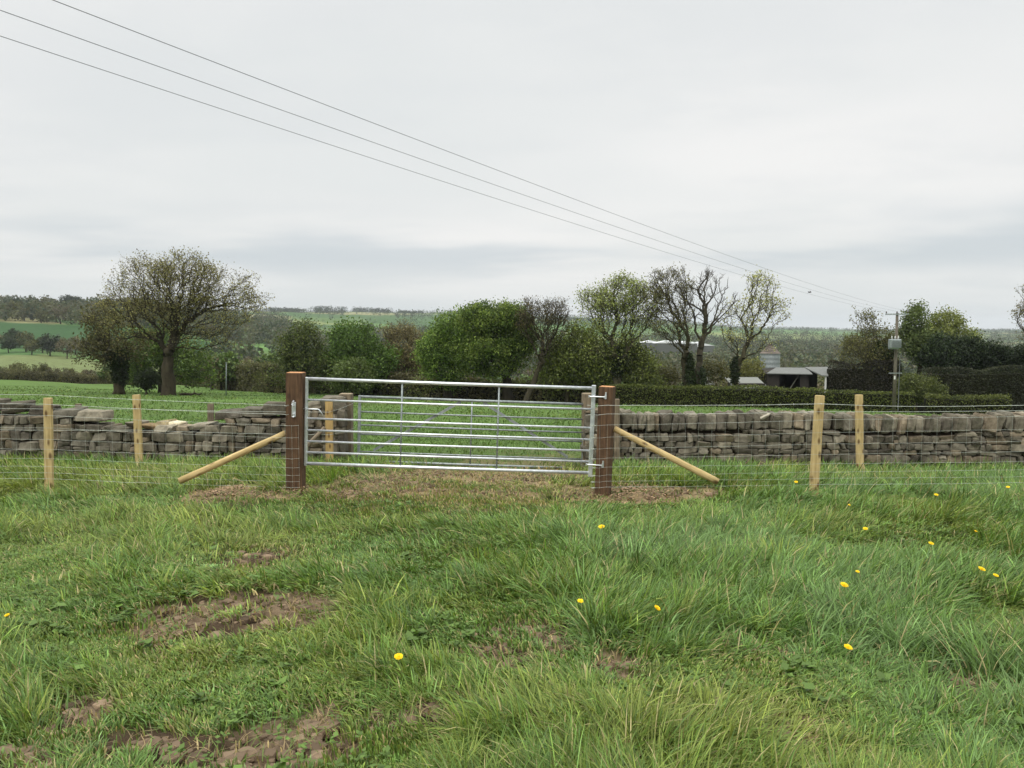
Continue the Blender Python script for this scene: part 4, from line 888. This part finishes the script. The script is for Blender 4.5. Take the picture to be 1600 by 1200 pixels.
# ------------------------------------------------------------------ hedges
def hedge(label, P0, P1, h, w, seed, cols, dens=110, leafs=.16, name='hedge', rough=.12, z=None):
    rs = np.random.default_rng(seed); P0 = np.array(P0, float); P1 = np.array(P1, float); L_ = np.linalg.norm(P1 - P0); u = (P1 - P0) / L_; v = np.array([-u[1], u[0]])
    n = int(L_ * (2 * h + w) * dens); t = rs.random(n) * L_; per = rs.random(n) * (2 * h + w); hh = h * (1 + .10 * (fbm(t * .35 + seed, t * 0, 3) - .5) * 2)
    s = np.where(per < h, -w / 2, np.where(per < h + w, per - h - w / 2, w / 2)); zz = np.where(per < h, per, np.where(per < h + w, h, per - h - w)) / h * hh
    bul = (fbm(t * .9 + seed * 3, zz * .9 + s, 3) - .5) * rough * 3
    s = s + np.sign(s) * bul + rs.normal(0, rough * .4, n); zz = zz + rs.normal(0, rough * .5, n) + (zz > h * .8) * np.abs(rs.normal(0, rough * .5, n)); x = P0[0] + u[0] * t + v[0] * s; y = P0[1] + u[1] * t + v[1] * s
    c = np.stack([x, y, G(x, y) + np.maximum(zz, .03)], 1)
    cs = np.array([lin(*k) for k in cols]); ci = np.clip((fbm(x * .5 + seed, zz * .8, 3) * 1.6 - .3 + rs.normal(0, .15, n)) * len(cs), 0, len(cs) - 1).astype(int)
    root = empty(name, ((P0[0] + P1[0]) / 2, (P0[1] + P1[1]) / 2, gz((P0[0] + P1[0]) / 2, (P0[1] + P1[1]) / 2)), label, 'hedge')
    m = MB(); leaf_quads(m, c, leafs, cs[ci] * 1.25 * np.exp(rs.normal(0, .25, (n, 1))), rs, .7); m.build('foliage', M['leaf'], root)
    m = MB(); k = int(L_ / 1.5) + 1
    for i in range(k):
        a = P0 + (P1 - P0) * i / k; b = P0 + (P1 - P0) * (i + 1) / k; cc = (a + b) / 2; g = gz(cc[0], cc[1])
        box(m, (cc[0], cc[1], g + h * .44), (L_ / k / 2 + .02, w / 2 - rough * 1.6, h * .44), np.array([[u[0], v[0], 0], [u[1], v[1], 0], [0, 0, 1]]), lin(38, 38, 24))  # dark solid boxes filling the inside of the hedge
    m.build('dark_core', M['bark'], root); return root
HG = [(82, 92, 44), (96, 104, 50), (68, 78, 40)]
def gx(ix, d): return (P(ix, 600, d)[0], d)
hedge('long low clipped green hedge across the field, from the domed tree to the transformer pole', gx(950, 80.5), gx(1428, 76), 2.0, 1.3, 61, HG)
hedge('low rounded green hedge running right from the transformer pole', gx(1446, 76), gx(1578, 74), 1.75, 1.4, 62, [(74, 80, 40), (86, 92, 46), (62, 70, 36)], rough=.18)
hedge('tall dark clipped evergreen hedge behind the low hedge at the far right', gx(1440, 82), gx(1680, 80), 4.7, 2.0, 63, [(46, 50, 36), (56, 60, 42)], 90, .18, rough=.06)
hedge('long dark barn built as a clipped hedge between the shed and the transformer pole', gx(1293, 92), gx(1405, 90), 5.6, 2.0, 64, [(52, 50, 42), (60, 58, 46)], 70, .2, rough=.10)  # stands for the long dark barn, made with the hedge builder
# ------------------------------------------------------------------ farm
roofm = plain('cement_sheet_roof', (116, 118, 114), .9, .15, 3); darkb = plain('dark_timber_boards', (58, 54, 50), .9, .2, 8, (6, 6, .5)); inside = plain('shed_inside', (30, 28, 26), .95, .1)
def prism(m, pts, y0, y1, col=(1, 1, 1)):
    n = len(pts); V = [(x, y0, z) for x, z in pts] + [(x, y1, z) for x, z in pts]; ctr = np.mean(np.array(V), 0)
    q = [(i, (i + 1) % n, n + (i + 1) % n, n + i) for i in range(n)]; t = []
    m.add(V, q + ([(3, 2, 1, 0), (n, n + 1, n + 2, n + 3)] if n == 4 else []), [(2, 1, 0), (n, n + 1, n + 2)] if n == 3 else ([(0, 4, 3), (0, 3, 1), (3, 2, 1), (n, n + 3, n + 4), (n, n + 1, n + 3), (n + 1, n + 2, n + 3)] if n == 5 else []), col); return m
def farm():
    d = 94.0
    def pp(ix, iy, dd=d): p = P(ix, iy, dd); return p[0], p[2]
    # open fronted shed: dark gable end at the left, its long roof slope facing the camera
    def slab(m, q4, th, col=(1, 1, 1)):
        V = [tuple(a) for a in q4] + [(a[0], a[1], a[2] - th) for a in q4]; m.add(V, [(0, 1, 2, 3), (7, 6, 5, 4), (0, 4, 5, 1), (1, 5, 6, 2), (2, 6, 7, 3), (3, 7, 4, 0)], None, col)
    x0, zl = pp(1199, 583); xa, zl2 = pp(1218, 583.5); x1, zr = pp(1264, 584); xp, zp = pp(1215, 574, d + 4); xq, zq = pp(1256, 574.5, d + 4); g = gz(x0, d) - .6
    e = empty('farm_shed', ((x0 + x1) / 2, d, g), 'low dark open-fronted shed with a shallow grey roof just right of the silo', 'shed'); m = MB()
    box(m, ((x0 + xa) / 2, d, (g + zl) / 2), ((xa - x0) / 2, .06, (zl - g) / 2 - .1)); xo, _ = pp(1250, 600); box(m, ((xo + x1) / 2, d + .01, (g + zl) / 2), ((x1 - xo) / 2, .06, (zl - g) / 2 - .12))
    box(m, (x0 + .06, d + 4, (g + zl) / 2), (.06, 3.9, (zl - g) / 2 - .1)); box(m, (x1 - .06, d + 4, (g + zl) / 2), (.06, 3.9, (zl - g) / 2 - .1)); box(m, ((x0 + x1) / 2, d + 8, (g + zl) / 2), ((x1 - x0) / 2, .06, (zl - g) / 2 - .1))
    V = [(x0 + .02, d + .05, zl - .12), (x0 + .02, d + 7.9, zl - .12), (xp - .3, d + 4, zp - .14)]; m.add(V, None, [(0, 1, 2)]); m.build('wall', darkb, e)
    m = MB(); slab(m, [(x0 - .2, d - .4, zl + .02), (x1 + .3, d - .4, zr), (xq + .3, d + 4, zq), (xp - .2, d + 4, zp)], .10); slab(m, [(xp - .2, d + 4.02, zp), (xq + .3, d + 4.02, zq), (x1 + .3, d + 8.4, zr), (x0 - .2, d + 8.4, zl)], .10); m.build('roof', roofm, e)
    m = MB(); segs(m, (xa + .05, d + .3, g + 1.0), (xo - .1, d + .3, zl - .3), .07, .07, 4, lin(120, 116, 108)); m.build('roof_brace', M['bark'], e)
    d2 = 91.; X0, Z0 = pp(1257, 573.5, d2 + 7); X1, Z1 = pp(1299, 573, d2 + 7); X2, Z2 = pp(1291, 586.5, d2); X3, Z3 = pp(1283, 586, d2); g = gz(X2, d2) - .6
    e = empty('farm_shed', (X2, d2, g), 'dark shed under a pale sloping roof whose corner rests on a white post', 'shed')
    m = MB(); box(m, ((X0 + X2) / 2 + 1, d2 + 6.8, (g + Z2) / 2 + .2), ((X2 - X0) / 2 + .6, .06, (Z2 - g) / 2)); m.build('wall', darkb, e)
    m = MB(); slab(m, [(X3, d2 - .3, Z3), (X2 + .1, d2 - .3, Z2), (X1, d2 + 7, Z1), (X0, d2 + 7, Z0)], .12); m.build('roof', roofm, e)
    m = MB(); box(m, (X2 - .1, d2 - .1, (g + Z2) / 2 - .08), (.08, .08, (Z2 - g) / 2 - .05)); m.build('corner_post', plain('white_paint', (205, 205, 200), .7, .05), e)
    # silo
    ds = 104; c = P(1203, 560, ds); g = gz(c[0], ds); e = empty('grain_silo', (c[0], ds, g), 'round galvanised silo with a rusty conical roof behind the sheds', 'silo'); r = 15 / F * ds; ze = P(1203, 552, ds)[2]; zt = P(1203, 540, ds)[2]
    m = MB(); k = 24; an = np.arange(k) * 2 * math.pi / k; zs = np.linspace(g - .3, ze, 28); V = np.concatenate([np.stack([c[0] + np.cos(an) * (r + .03 * (i % 2)), ds + np.sin(an) * (r + .03 * (i % 2)), np.full(k, z)], 1) for i, z in enumerate(zs)]); q = [(i * k + j, i * k + (j + 1) % k, (i + 1) * k + (j + 1) % k, (i + 1) * k + j) for i in range(len(zs) - 1) for j in range(k)]; m.add(V, q); m.build('silo_drum', M['galv_old_shaded'], e)
    m = MB(); tube(m, [(c[0], ds, ze - .02), (c[0], ds, zt)], [r * 1.08, r * .25], 16); tube(m, [(c[0], ds, zt), (c[0], ds, zt + .25)], [r * .25, r * .22], 12); m.build('roof', plain('rusty_sheet', (106, 98, 90), .85, .35, 1.5), e)
    # low roofs and clutter near the thicket
    for (a, b, t, bt, dd, lb) in ((1148, 1196, 597, 606, 90, 'low pale grey flat roof just left of the open-fronted shed'), (1098, 1112, 592, 598, 96, 'tiny pale lean-to roof between the dead tree and the pale-leaved tree')):
        X0 = pp(a, 600, dd)[0]; X1 = pp(b, 600, dd)[0]; z1 = pp(a, t, dd)[1]; g = gz(X0, dd) - .3; e = empty('outbuilding', ((X0 + X1) / 2, dd, g), lb, 'outbuilding'); m = MB(); box(m, ((X0 + X1) / 2, dd + 1.5, (g + z1) / 2 - .1), ((X1 - X0) / 2, 1.4, (z1 - g) / 2 - .1)); m.build('wall', darkb, e); m = MB(); box(m, ((X0 + X1) / 2, dd + 1.5, z1 - .2), ((X1 - X0) / 2 + .2, 2.2, .06), rotm('X', .22)); m.build('roof', plain('pale_roof', (130, 132, 126), .9, .1), e)
    # far white roofs of a caravan park / works in the valley
    wm = plain('white_roof', (222, 224, 226), .7, .05); rs_ = np.random.default_rng(77); wl = plain('grey_wall', (84, 86, 80), .9, .1)
    for i in range(13):
        ix = 1008 + i * 7.6 + rs_.uniform(-2, 2); dd = 900 + rs_.uniform(0, 260); x, z = pp(ix, 535, dd); g = gz(x, dd); w = rs_.uniform(7, 15); z = P(ix, 531 + rs_.uniform(0, 7), dd)[2]; g = min(g, z - 6); zb = g - 1; e = empty('distant_building', (x, dd, zb), '', 'building', 'white-roofed buildings far down the valley')
        e['label'] = 'white-roofed building in the far cluster seen between the domed tree and the dead tree'
        m = MB(); box(m, (x, dd, (zb + z - 3) / 2), (w, 8, (z - 3 - zb) / 2)); m.build('wall', wl, e); m = MB(); prism(m, [(x - w - .2, z - 3), (x + w + .2, z - 3), (x, z)], dd - 8.3, dd + 8.3); m.build('roof', wm, e)
farm()
# ------------------------------------------------------------------ transformer pole and overhead cables
def pole():
    d = 73.5; b = P(1396.5, 640, d); t = P(1402, 489, d); g = gz(b[0], d); e = empty('transformer_pole', (b[0], d, g), 'tall wooden pole with a crossarm and a grey transformer beside the far hedge', 'utility pole')
    base = np.array([b[0], d, g - .3]); m = MB(); tube(m, [base, (base + t) / 2, t], [.17, .15, .12], 12, (1, 1, 1)); m.build('pole_shaft', M['pole_wood'], e, smooth=True)
    pr = np.array([.83, -.555, 0]); a = t + (0, 0, -.12); m = MB(); R_ = np.stack([pr, np.array([.555, .83, 0]), [0, 0, 1]], 1); box(m, a + R_ @ np.array([0, -.17, 0]), (1.0, .05, .06), R_, (1, 1, 1)); m.build('crossarm', M['galv_old_shaded'], e)
    ins = plain('brown_porcelain', (70, 56, 50), .35, .1, 5, spec=.5); tops = []
    for s in (-.9, 0, .9):
        c = a + R_ @ np.array([s, -.17, .06]); m = MB(); tube(m, [c, c + (0, 0, .07), c + (0, 0, .10), c + (0, 0, .17), c + (0, 0, .22)], [.03, .03, .075, .055, .03], 10); m.build('insulator', ins, e, smooth=True); tops.append(c + (0, 0, .2))
    tp = P(1398, 537, d - .45); m = MB(); box(m, tp, (.5, .28, .42), None, (1, 1, 1), .05); m.build('transformer_tank', M['galv_old_shaded'], e)
    f = MB()
    for k in range(9): box(f, tp + (-.4 + .1 * k, -.33, -.05), (.012, .045, .30))
    f.build('cooling_fins', M['galv_old_shaded'], e)
    m = MB()
    for k in (-.28, 0.02, .32): tube(m, [tp + (k, 0, .42), tp + (k, 0, .55), tp + (k, 0, .72)], [.05, .07, .03], 8)
    m.build('bushings', plain('pale_porcelain', (190, 190, 186), .4, .05), e, smooth=True)
    m = MB(); box(m, tp + (-.0, .2, -.46), (.34, .3, .05)); m.build('bracket', M['galv_old_shaded'], e)
    c = P(1399, 583, d - .15); m = MB(); box(m, c, (.62, .03, .035)); m.build('anti_climb_bar', M['galv_old_shaded'], e)
    c = P(1398, 590, d - .19); m = MB(); box(m, c, (.07, .012, .16)); m.build('warning_plate', plain('white_plate', (215, 215, 210), .5, .03), e)
    s0 = P(1402, 560, d + .3); s1_ = P(1401.5, 637, d - .1); m = MB(); segs(m, s0 + (.25, 0, 0), s1_ + (.1, 0, -.3), .035, .035, 6); m.build('cable_conduit', M['cable'], e)
    z0 = EYE + 1.5
    dirv = np.array([-.555, -.832, 0])
    for i, tp_ in enumerate(tops):
        pts = []
        for s in np.linspace(0, 100, 60):
            p = tp_ + dirv * s; p[2] = tp_[2] + .0108 * s + .000288 * s * s; pts.append(p)
        pts = np.array(pts); k = (pts[:, 1] > -8); pts = pts[k]; m = MB(); tube(m, pts, .0048, 6, (1, 1, 1)); o = m.build('overhead_cable', M['cable'], smooth=True, org=tp_)
        tag(o, ['lowest of the three overhead cables, left strand at the pole', 'middle of the three overhead cables crossing the sky', 'uppermost of the three overhead cables, right strand at the pole'][i], 'cable', 'overhead cables')
pole()
# thin grey post far left in the field
p = P(353, 613, 90); e = empty('metal_post', (p[0], 90, gz(p[0], 90)), 'thin pale grey upright post in the field right of the large spreading tree', 'post'); m = MB(); t = P(353.5, 567, 90); tube(m, [(p[0], 90, gz(p[0], 90) - .2), t], [.07, .055], 8); m.build('post_shaft', M['galv_old_shaded'], e, smooth=True); m = MB(); box(m, t + (0, 0, .02), (.09, .09, .03), None, (1, 1, 1), .01); m.build('post_cap', M['galv_old_shaded'], e)
# fallen branch beside the large tree
p = P(298, 613, 80); e = empty('fallen_branch', (p[0], 80, gz(p[0], 80)), 'dark fallen branch lying in the field right of the large trunk', 'branch'); m = MB(); g = gz(p[0], 80); rs_ = np.random.default_rng(5)
mp_ = np.array([[p[0] - 1.2 + .4 * i, 80 + rs_.normal(0, .15), g + .18 + rs_.normal(0, .05)] for i in range(7)]); tube(m, mp_, [.10, .12, .12, .1, .09, .07, .04], 8, lin(56, 50, 42)); m.build('branch_stem', M['bark'], e, smooth=True)
m = MB(); A_ = mp_[rs_.integers(1, 6, 14)]; segs(m, A_, A_ + rs_.normal(0, .3, (14, 3)) + (0, 0, .25), .03, .01, 4, lin(62, 56, 46)); m.build('twigs', M['bark'], e)
# small bird
p = P(1265, 457, 60); e = empty('bird', p, 'small dark bird in the sky just under the cables', 'bird'); m = MB(); tube(m, [p + (-.13, 0, 0), p + (-.04, 0, .01), p + (.05, 0, .02), p + (.10, 0, .03), p + (.14, 0, .03)], [.01, .035, .04, .028, .006], 8, lin(40, 38, 36)); m.build('body', M['bark'], e, smooth=True)
for s in (-1, 1):
    m = MB(); V = [p + (.06, s * .02, .03), p + (-.03, s * .02, .02), p + (-.06, s * .22, .09), p + (.0, s * .24, .10)]; m.add(V + [v - (0, 0, .008) for v in V], [(0, 1, 2, 3), (7, 6, 5, 4), (0, 3, 7, 4), (1, 5, 6, 2), (2, 6, 7, 3)], None, lin(40, 38, 36)); m.build('wing', M['bark'], e)

# ------------------------------------------------------------------ hedgerow and woodland in the valley
def proto(kind, seed):
    rs = np.random.default_rng(seed); h = 8.0
    KD = {'green': ([(88, 108, 58), (74, 94, 52), (98, 116, 62)], 1500, .55), 'olive': ([(96, 98, 62), (84, 86, 56), (106, 106, 66)], 1300, .5), 'brown': ([(104, 96, 76), (92, 84, 66), (98, 94, 68)], 1000, .42), 'dark': ([(54, 64, 44), (46, 56, 40), (62, 72, 48)], 1500, .55)}
    cs, n, sz = KD[kind]; E = [(0, 0, h * .58, h * .36, h * .36, h * .34, 1.)]
    for k in range(9):
        d = unit(rs.normal(0, 1, 3)); d[2] *= .9; q = rs.uniform(.11, .2) * h; E.append((d[0] * h * .30, d[1] * h * .30, h * .56 + d[2] * h * .28, q, q, q, .13))
    pts = sample_ells(E, 160, rs, .3); X, ch, a, b, rA, rB, r = skeleton(np.array([0, 0, -.4]), np.array([rs.normal(0, .2), 0, h * .24]), pts, .35, rs, .22, .03, .12)
    m = MB(); segs(m, a, b, rA, rB, 4, lin(74, 68, 56)); tm = m.mesh('trunk', M['bark'])
    L = X[7:]; k = rs.integers(0, len(L), n); c = L[k] + rs.normal(0, .35, (n, 3)); ok = c[:, 2] > .2; c = c[ok]; k = k[ok]; cc = np.array([lin(*q) for q in cs])[rs.integers(0, 3, len(L))][k] * np.exp(rs.normal(0, .2, (len(k), 1)))
    mb = MB(); leaf_quads(mb, c, sz, cc, rs, .8); return tm, mb.mesh('crown', M['leaf'])
PR = {k: [proto(k, 200 + 10 * i + j) for j in range(3)] for i, k in enumerate(('green', 'olive', 'brown', 'dark'))}
DSC = {'green': 'fresh green', 'olive': 'olive', 'brown': 'leafless brown', 'dark': 'dark green'}
RSV = np.random.default_rng(404)
def band(n, ix0, ix1, d0, d1, h0, h1, kinds, where, wide=1.0, group=None, bush=False):
    for i in range(n):
        ix = ix0 + (ix1 - ix0) * (i + RSV.uniform(.1, .9)) / n; d = RSV.uniform(d0, d1); x = float(P(ix, 560, d)[0]); k = kinds[RSV.integers(0, len(kinds))]; h = RSV.uniform(h0, h1); tm, cm = PR[k][RSV.integers(0, 3)]
        e = empty('bush' if bush else 'tree', (x, d, gz(x, d)), f'{DSC[k]} {"bush" if bush else "tree"} {where}', 'bush' if bush else 'tree', group or f'{DSC[k]} {"bushes" if bush else "trees"} {where}')
        s = h / 8.0; e.scale = (s * wide * RSV.uniform(.9, 1.2), s * wide, s); e.rotation_euler = (0, 0, RSV.uniform(0, 6.28))
        for nm, me in (('trunk', tm), ('crown', cm)):
            o = bpy.data.objects.new(nm, me); S.collection.objects.link(o); o.parent = e
band(12, -20, 150, 192, 205, 3.6, 5.4, ('olive', 'brown', 'olive'), 'in the hedgerow at the far left edge of the first field', 1.15, bush=True)
band(7, 150, 345, 150, 185, 4, 6, ('olive', 'green'), 'behind the large spreading tree along the field edge', 1.2, bush=True)
band(26, -50, 300, 388, 440, 8, 12, ('olive', 'brown', 'brown', 'dark'), 'in the belt between the pale field and the dark green field', 1.2)
band(20, -40, 340, 618, 660, 11, 17, ('olive', 'brown', 'olive', 'dark'), 'in the row above the dark green field on the left hill')
band(26, -60, 340, 760, 900, 10, 16, ('olive', 'dark', 'brown'), 'on the crest of the left hill', 1.3)
band(20, 325, 470, 122, 168, 5, 8, ('olive', 'brown', 'green'), 'in the scrub between the thin grey post and the left gatepost', 1.2)
band(16, 320, 470, 230, 420, 8, 12, ('olive', 'green', 'brown'), 'in the valley left of the gatepost', 1.3)
band(34, 470, 960, 125, 260, 7, 11, ('olive', 'brown', 'green'), 'in the valley behind the trees beyond the gate', 1.3)
band(30, 470, 1000, 300, 560, 9, 14, ('olive', 'green', 'brown', 'dark'), 'far down the valley beyond the gate', 1.3)
band(30, 990, 1340, 130, 330, 7, 12, ('olive', 'brown', 'green'), 'in the valley behind the farm', 1.3)
band(24, 1000, 1620, 380, 600, 10, 15, ('olive', 'dark', 'green'), 'far down the valley behind the farm', 1.3)
band(12, 1330, 1640, 110, 160, 6, 9, ('olive', 'brown'), 'behind the dark evergreens at right', 1.2)
def brush(label, P0, P1, h, w, seed, cols): hedge(label, P0, P1, h, w, seed, cols, 85, .28, rough=.45)
BR = [(88, 84, 58), (76, 74, 50), (92, 98, 56)]
brush('shaggy dark brown hedge under the trees, between the left gatepost and mid gate', gx(425, 112), gx(640, 98), 2.4, 2.4, 71, BR)
brush('shaggy dark hedge under the trees, from mid gate to the hinge-side gatepost', gx(640, 97), gx(955, 88), 1.9, 2.2, 72, BR)
brush('ragged hedge at the field edge right of the large spreading tree', gx(330, 140), gx(428, 114), 3.6, 2.5, 73, [(84, 84, 56), (74, 72, 50), (92, 96, 58)])
brush('low ragged hedge closing the first field at far left', gx(-60, 196), gx(160, 178), 1.6, 2.0, 74, [(80, 78, 52), (66, 64, 44)])
brush('ragged hedge along the field edge behind the large spreading tree', gx(160, 176), gx(335, 146), 2.2, 2.0, 75, [(84, 88, 50), (70, 72, 44)])
# woods and hedgerows of the far country, each too far to be told apart
def far_woods(name, region, seed, ntry, kinds, woodmin, q=46):
    rs = np.random.default_rng(seed); ix0, ix1, d0, d1 = region; ix = rs.uniform(ix0, ix1, ntry); d = np.exp(rs.uniform(math.log(d0), math.log(d1), ntry)); x = (ix - 800) / F * d
    A_ = np.arctan2(x, d); R_ = np.hypot(x, d); rs5 = np.random.default_rng(5); K = 420; sa = rs5.uniform(-.85, .85, K); sr = np.exp(rs5.uniform(math.log(180), math.log(6400), K))
    X = np.stack([A_ * 2.2, np.log(R_) * 1.9], 1); SX = np.stack([sa * 2.2, np.log(sr) * 1.9], 1); wd = fbm(A_ * 9 + 3, np.log(R_) * 7 + 1, 4); keep = np.zeros(ntry, bool)
    for k in range(0, ntry, 2000):
        D2 = np.sort(np.sqrt(((X[k:k + 2000][:, None] - SX[None]) ** 2).sum(-1)), 1)[:, :2]; keep[k:k + 2000] = (D2[:, 1] - D2[:, 0]) < .010
    wood = wd > woodmin; clear = ((ix < 330) & (d > 420) & (d < 612)) | ((ix < 260) & (d > 280) & (d < 395)) | ((ix > 330) & (ix < 470) & (d > 470) & (d < 570)) | ((ix > 985) & (ix < 1120) & (d > 640) & (d < 1250))
    keep = (keep | wood) & ~clear; x, d, wood = x[keep], d[keep], wood[keep]; n = len(x); h = np.where(wood, rs.uniform(9, 15, n), rs.uniform(3, 9, n)); g = G(x, d)
    cs = np.array([lin(*c) for c in kinds]); ci = rs.integers(0, len(cs), n); k = np.repeat(np.arange(n), q); u = unit(rs.normal(0, 1, (len(k), 3))) * (rs.random((len(k), 1)) ** .4)
    c = np.stack([x[k] + u[:, 0] * h[k] * .5, d[k] + u[:, 1] * h[k] * .5, g[k] + h[k] * .5 + u[:, 2] * h[k] * .5], 1); mb = MB(); leaf_quads(mb, c, 1.5 * np.maximum(h[k] / 8, .6), cs[ci][k] * np.exp(rs.normal(0, .05, (len(k), 1)) + rs.normal(0, .2, (n, 1))[k]), rs, .8)
    o = mb.build(name, M['leaf']); tag(o, kind='stuff')
WK = [(80, 92, 60), (88, 88, 64), (66, 78, 54), (94, 98, 66)]
far_woods('valley_woodland', (-60, 1000, 430, 1100), 81, 3600, WK, .50)
far_woods('valley_woodland', (1000, 1660, 430, 1300), 83, 5200, WK, .36)
far_woods('distant_woodland', (-60, 1660, 1100, 5200), 82, 9500, [(66, 78, 54), (74, 78, 58), (56, 68, 50)], .46, 22)
# plantations standing on the far hill crest
mb = MB(); rs_ = np.random.default_rng(90)
for (ix0, ix1, d, H_) in ((488, 540, 2300, 9), (553, 612, 2450, 8), (420, 470, 2100, 6), (625, 660, 2500, 4), (700, 1000, 2600, 4)):
    n = int((ix1 - ix0) * 1.5) + 10; x = (rs_.uniform(ix0, ix1, n) - 800) / F * d; y = d + rs_.uniform(-60, 60, n); g = G(x, y); k = np.repeat(np.arange(n), 30); u = rs_.uniform(-1, 1, (len(k), 3)); hh = (H_ * rs_.uniform(.6, 1.15, n) * (.7 + .6 * fbm(x * .02, y * .02, 2)))[k]; c = np.stack([x[k] + u[:, 0] * hh * .8, y[k] + u[:, 1] * 7, g[k] + hh + unit(u)[:, 2] * hh], 1); leaf_quads(mb, c, 2.6, lin(56, 66, 50) * np.exp(rs_.normal(0, .15, (len(k), 1))), rs_, .8)
o = mb.build('crest_plantation', M['leaf']); tag(o, kind='stuff')
# ------------------------------------------------------------------ haze
hm, ht = mat('haze'); ho = ht.nodes.new('ShaderNodeOutputMaterial'); hv = ht.nodes.new('ShaderNodeVolumePrincipled'); hv.inputs['Color'].default_value = (.86, .92, .98, 1); hv.inputs['Density'].default_value = .00009; ht.links.new(hv.outputs[0], ho.inputs['Volume'])
mb = MB(); box(mb, (0, 0, 10), (7000, 7000, 75)); o = mb.build('haze', hm); tag(o, kind='stuff')
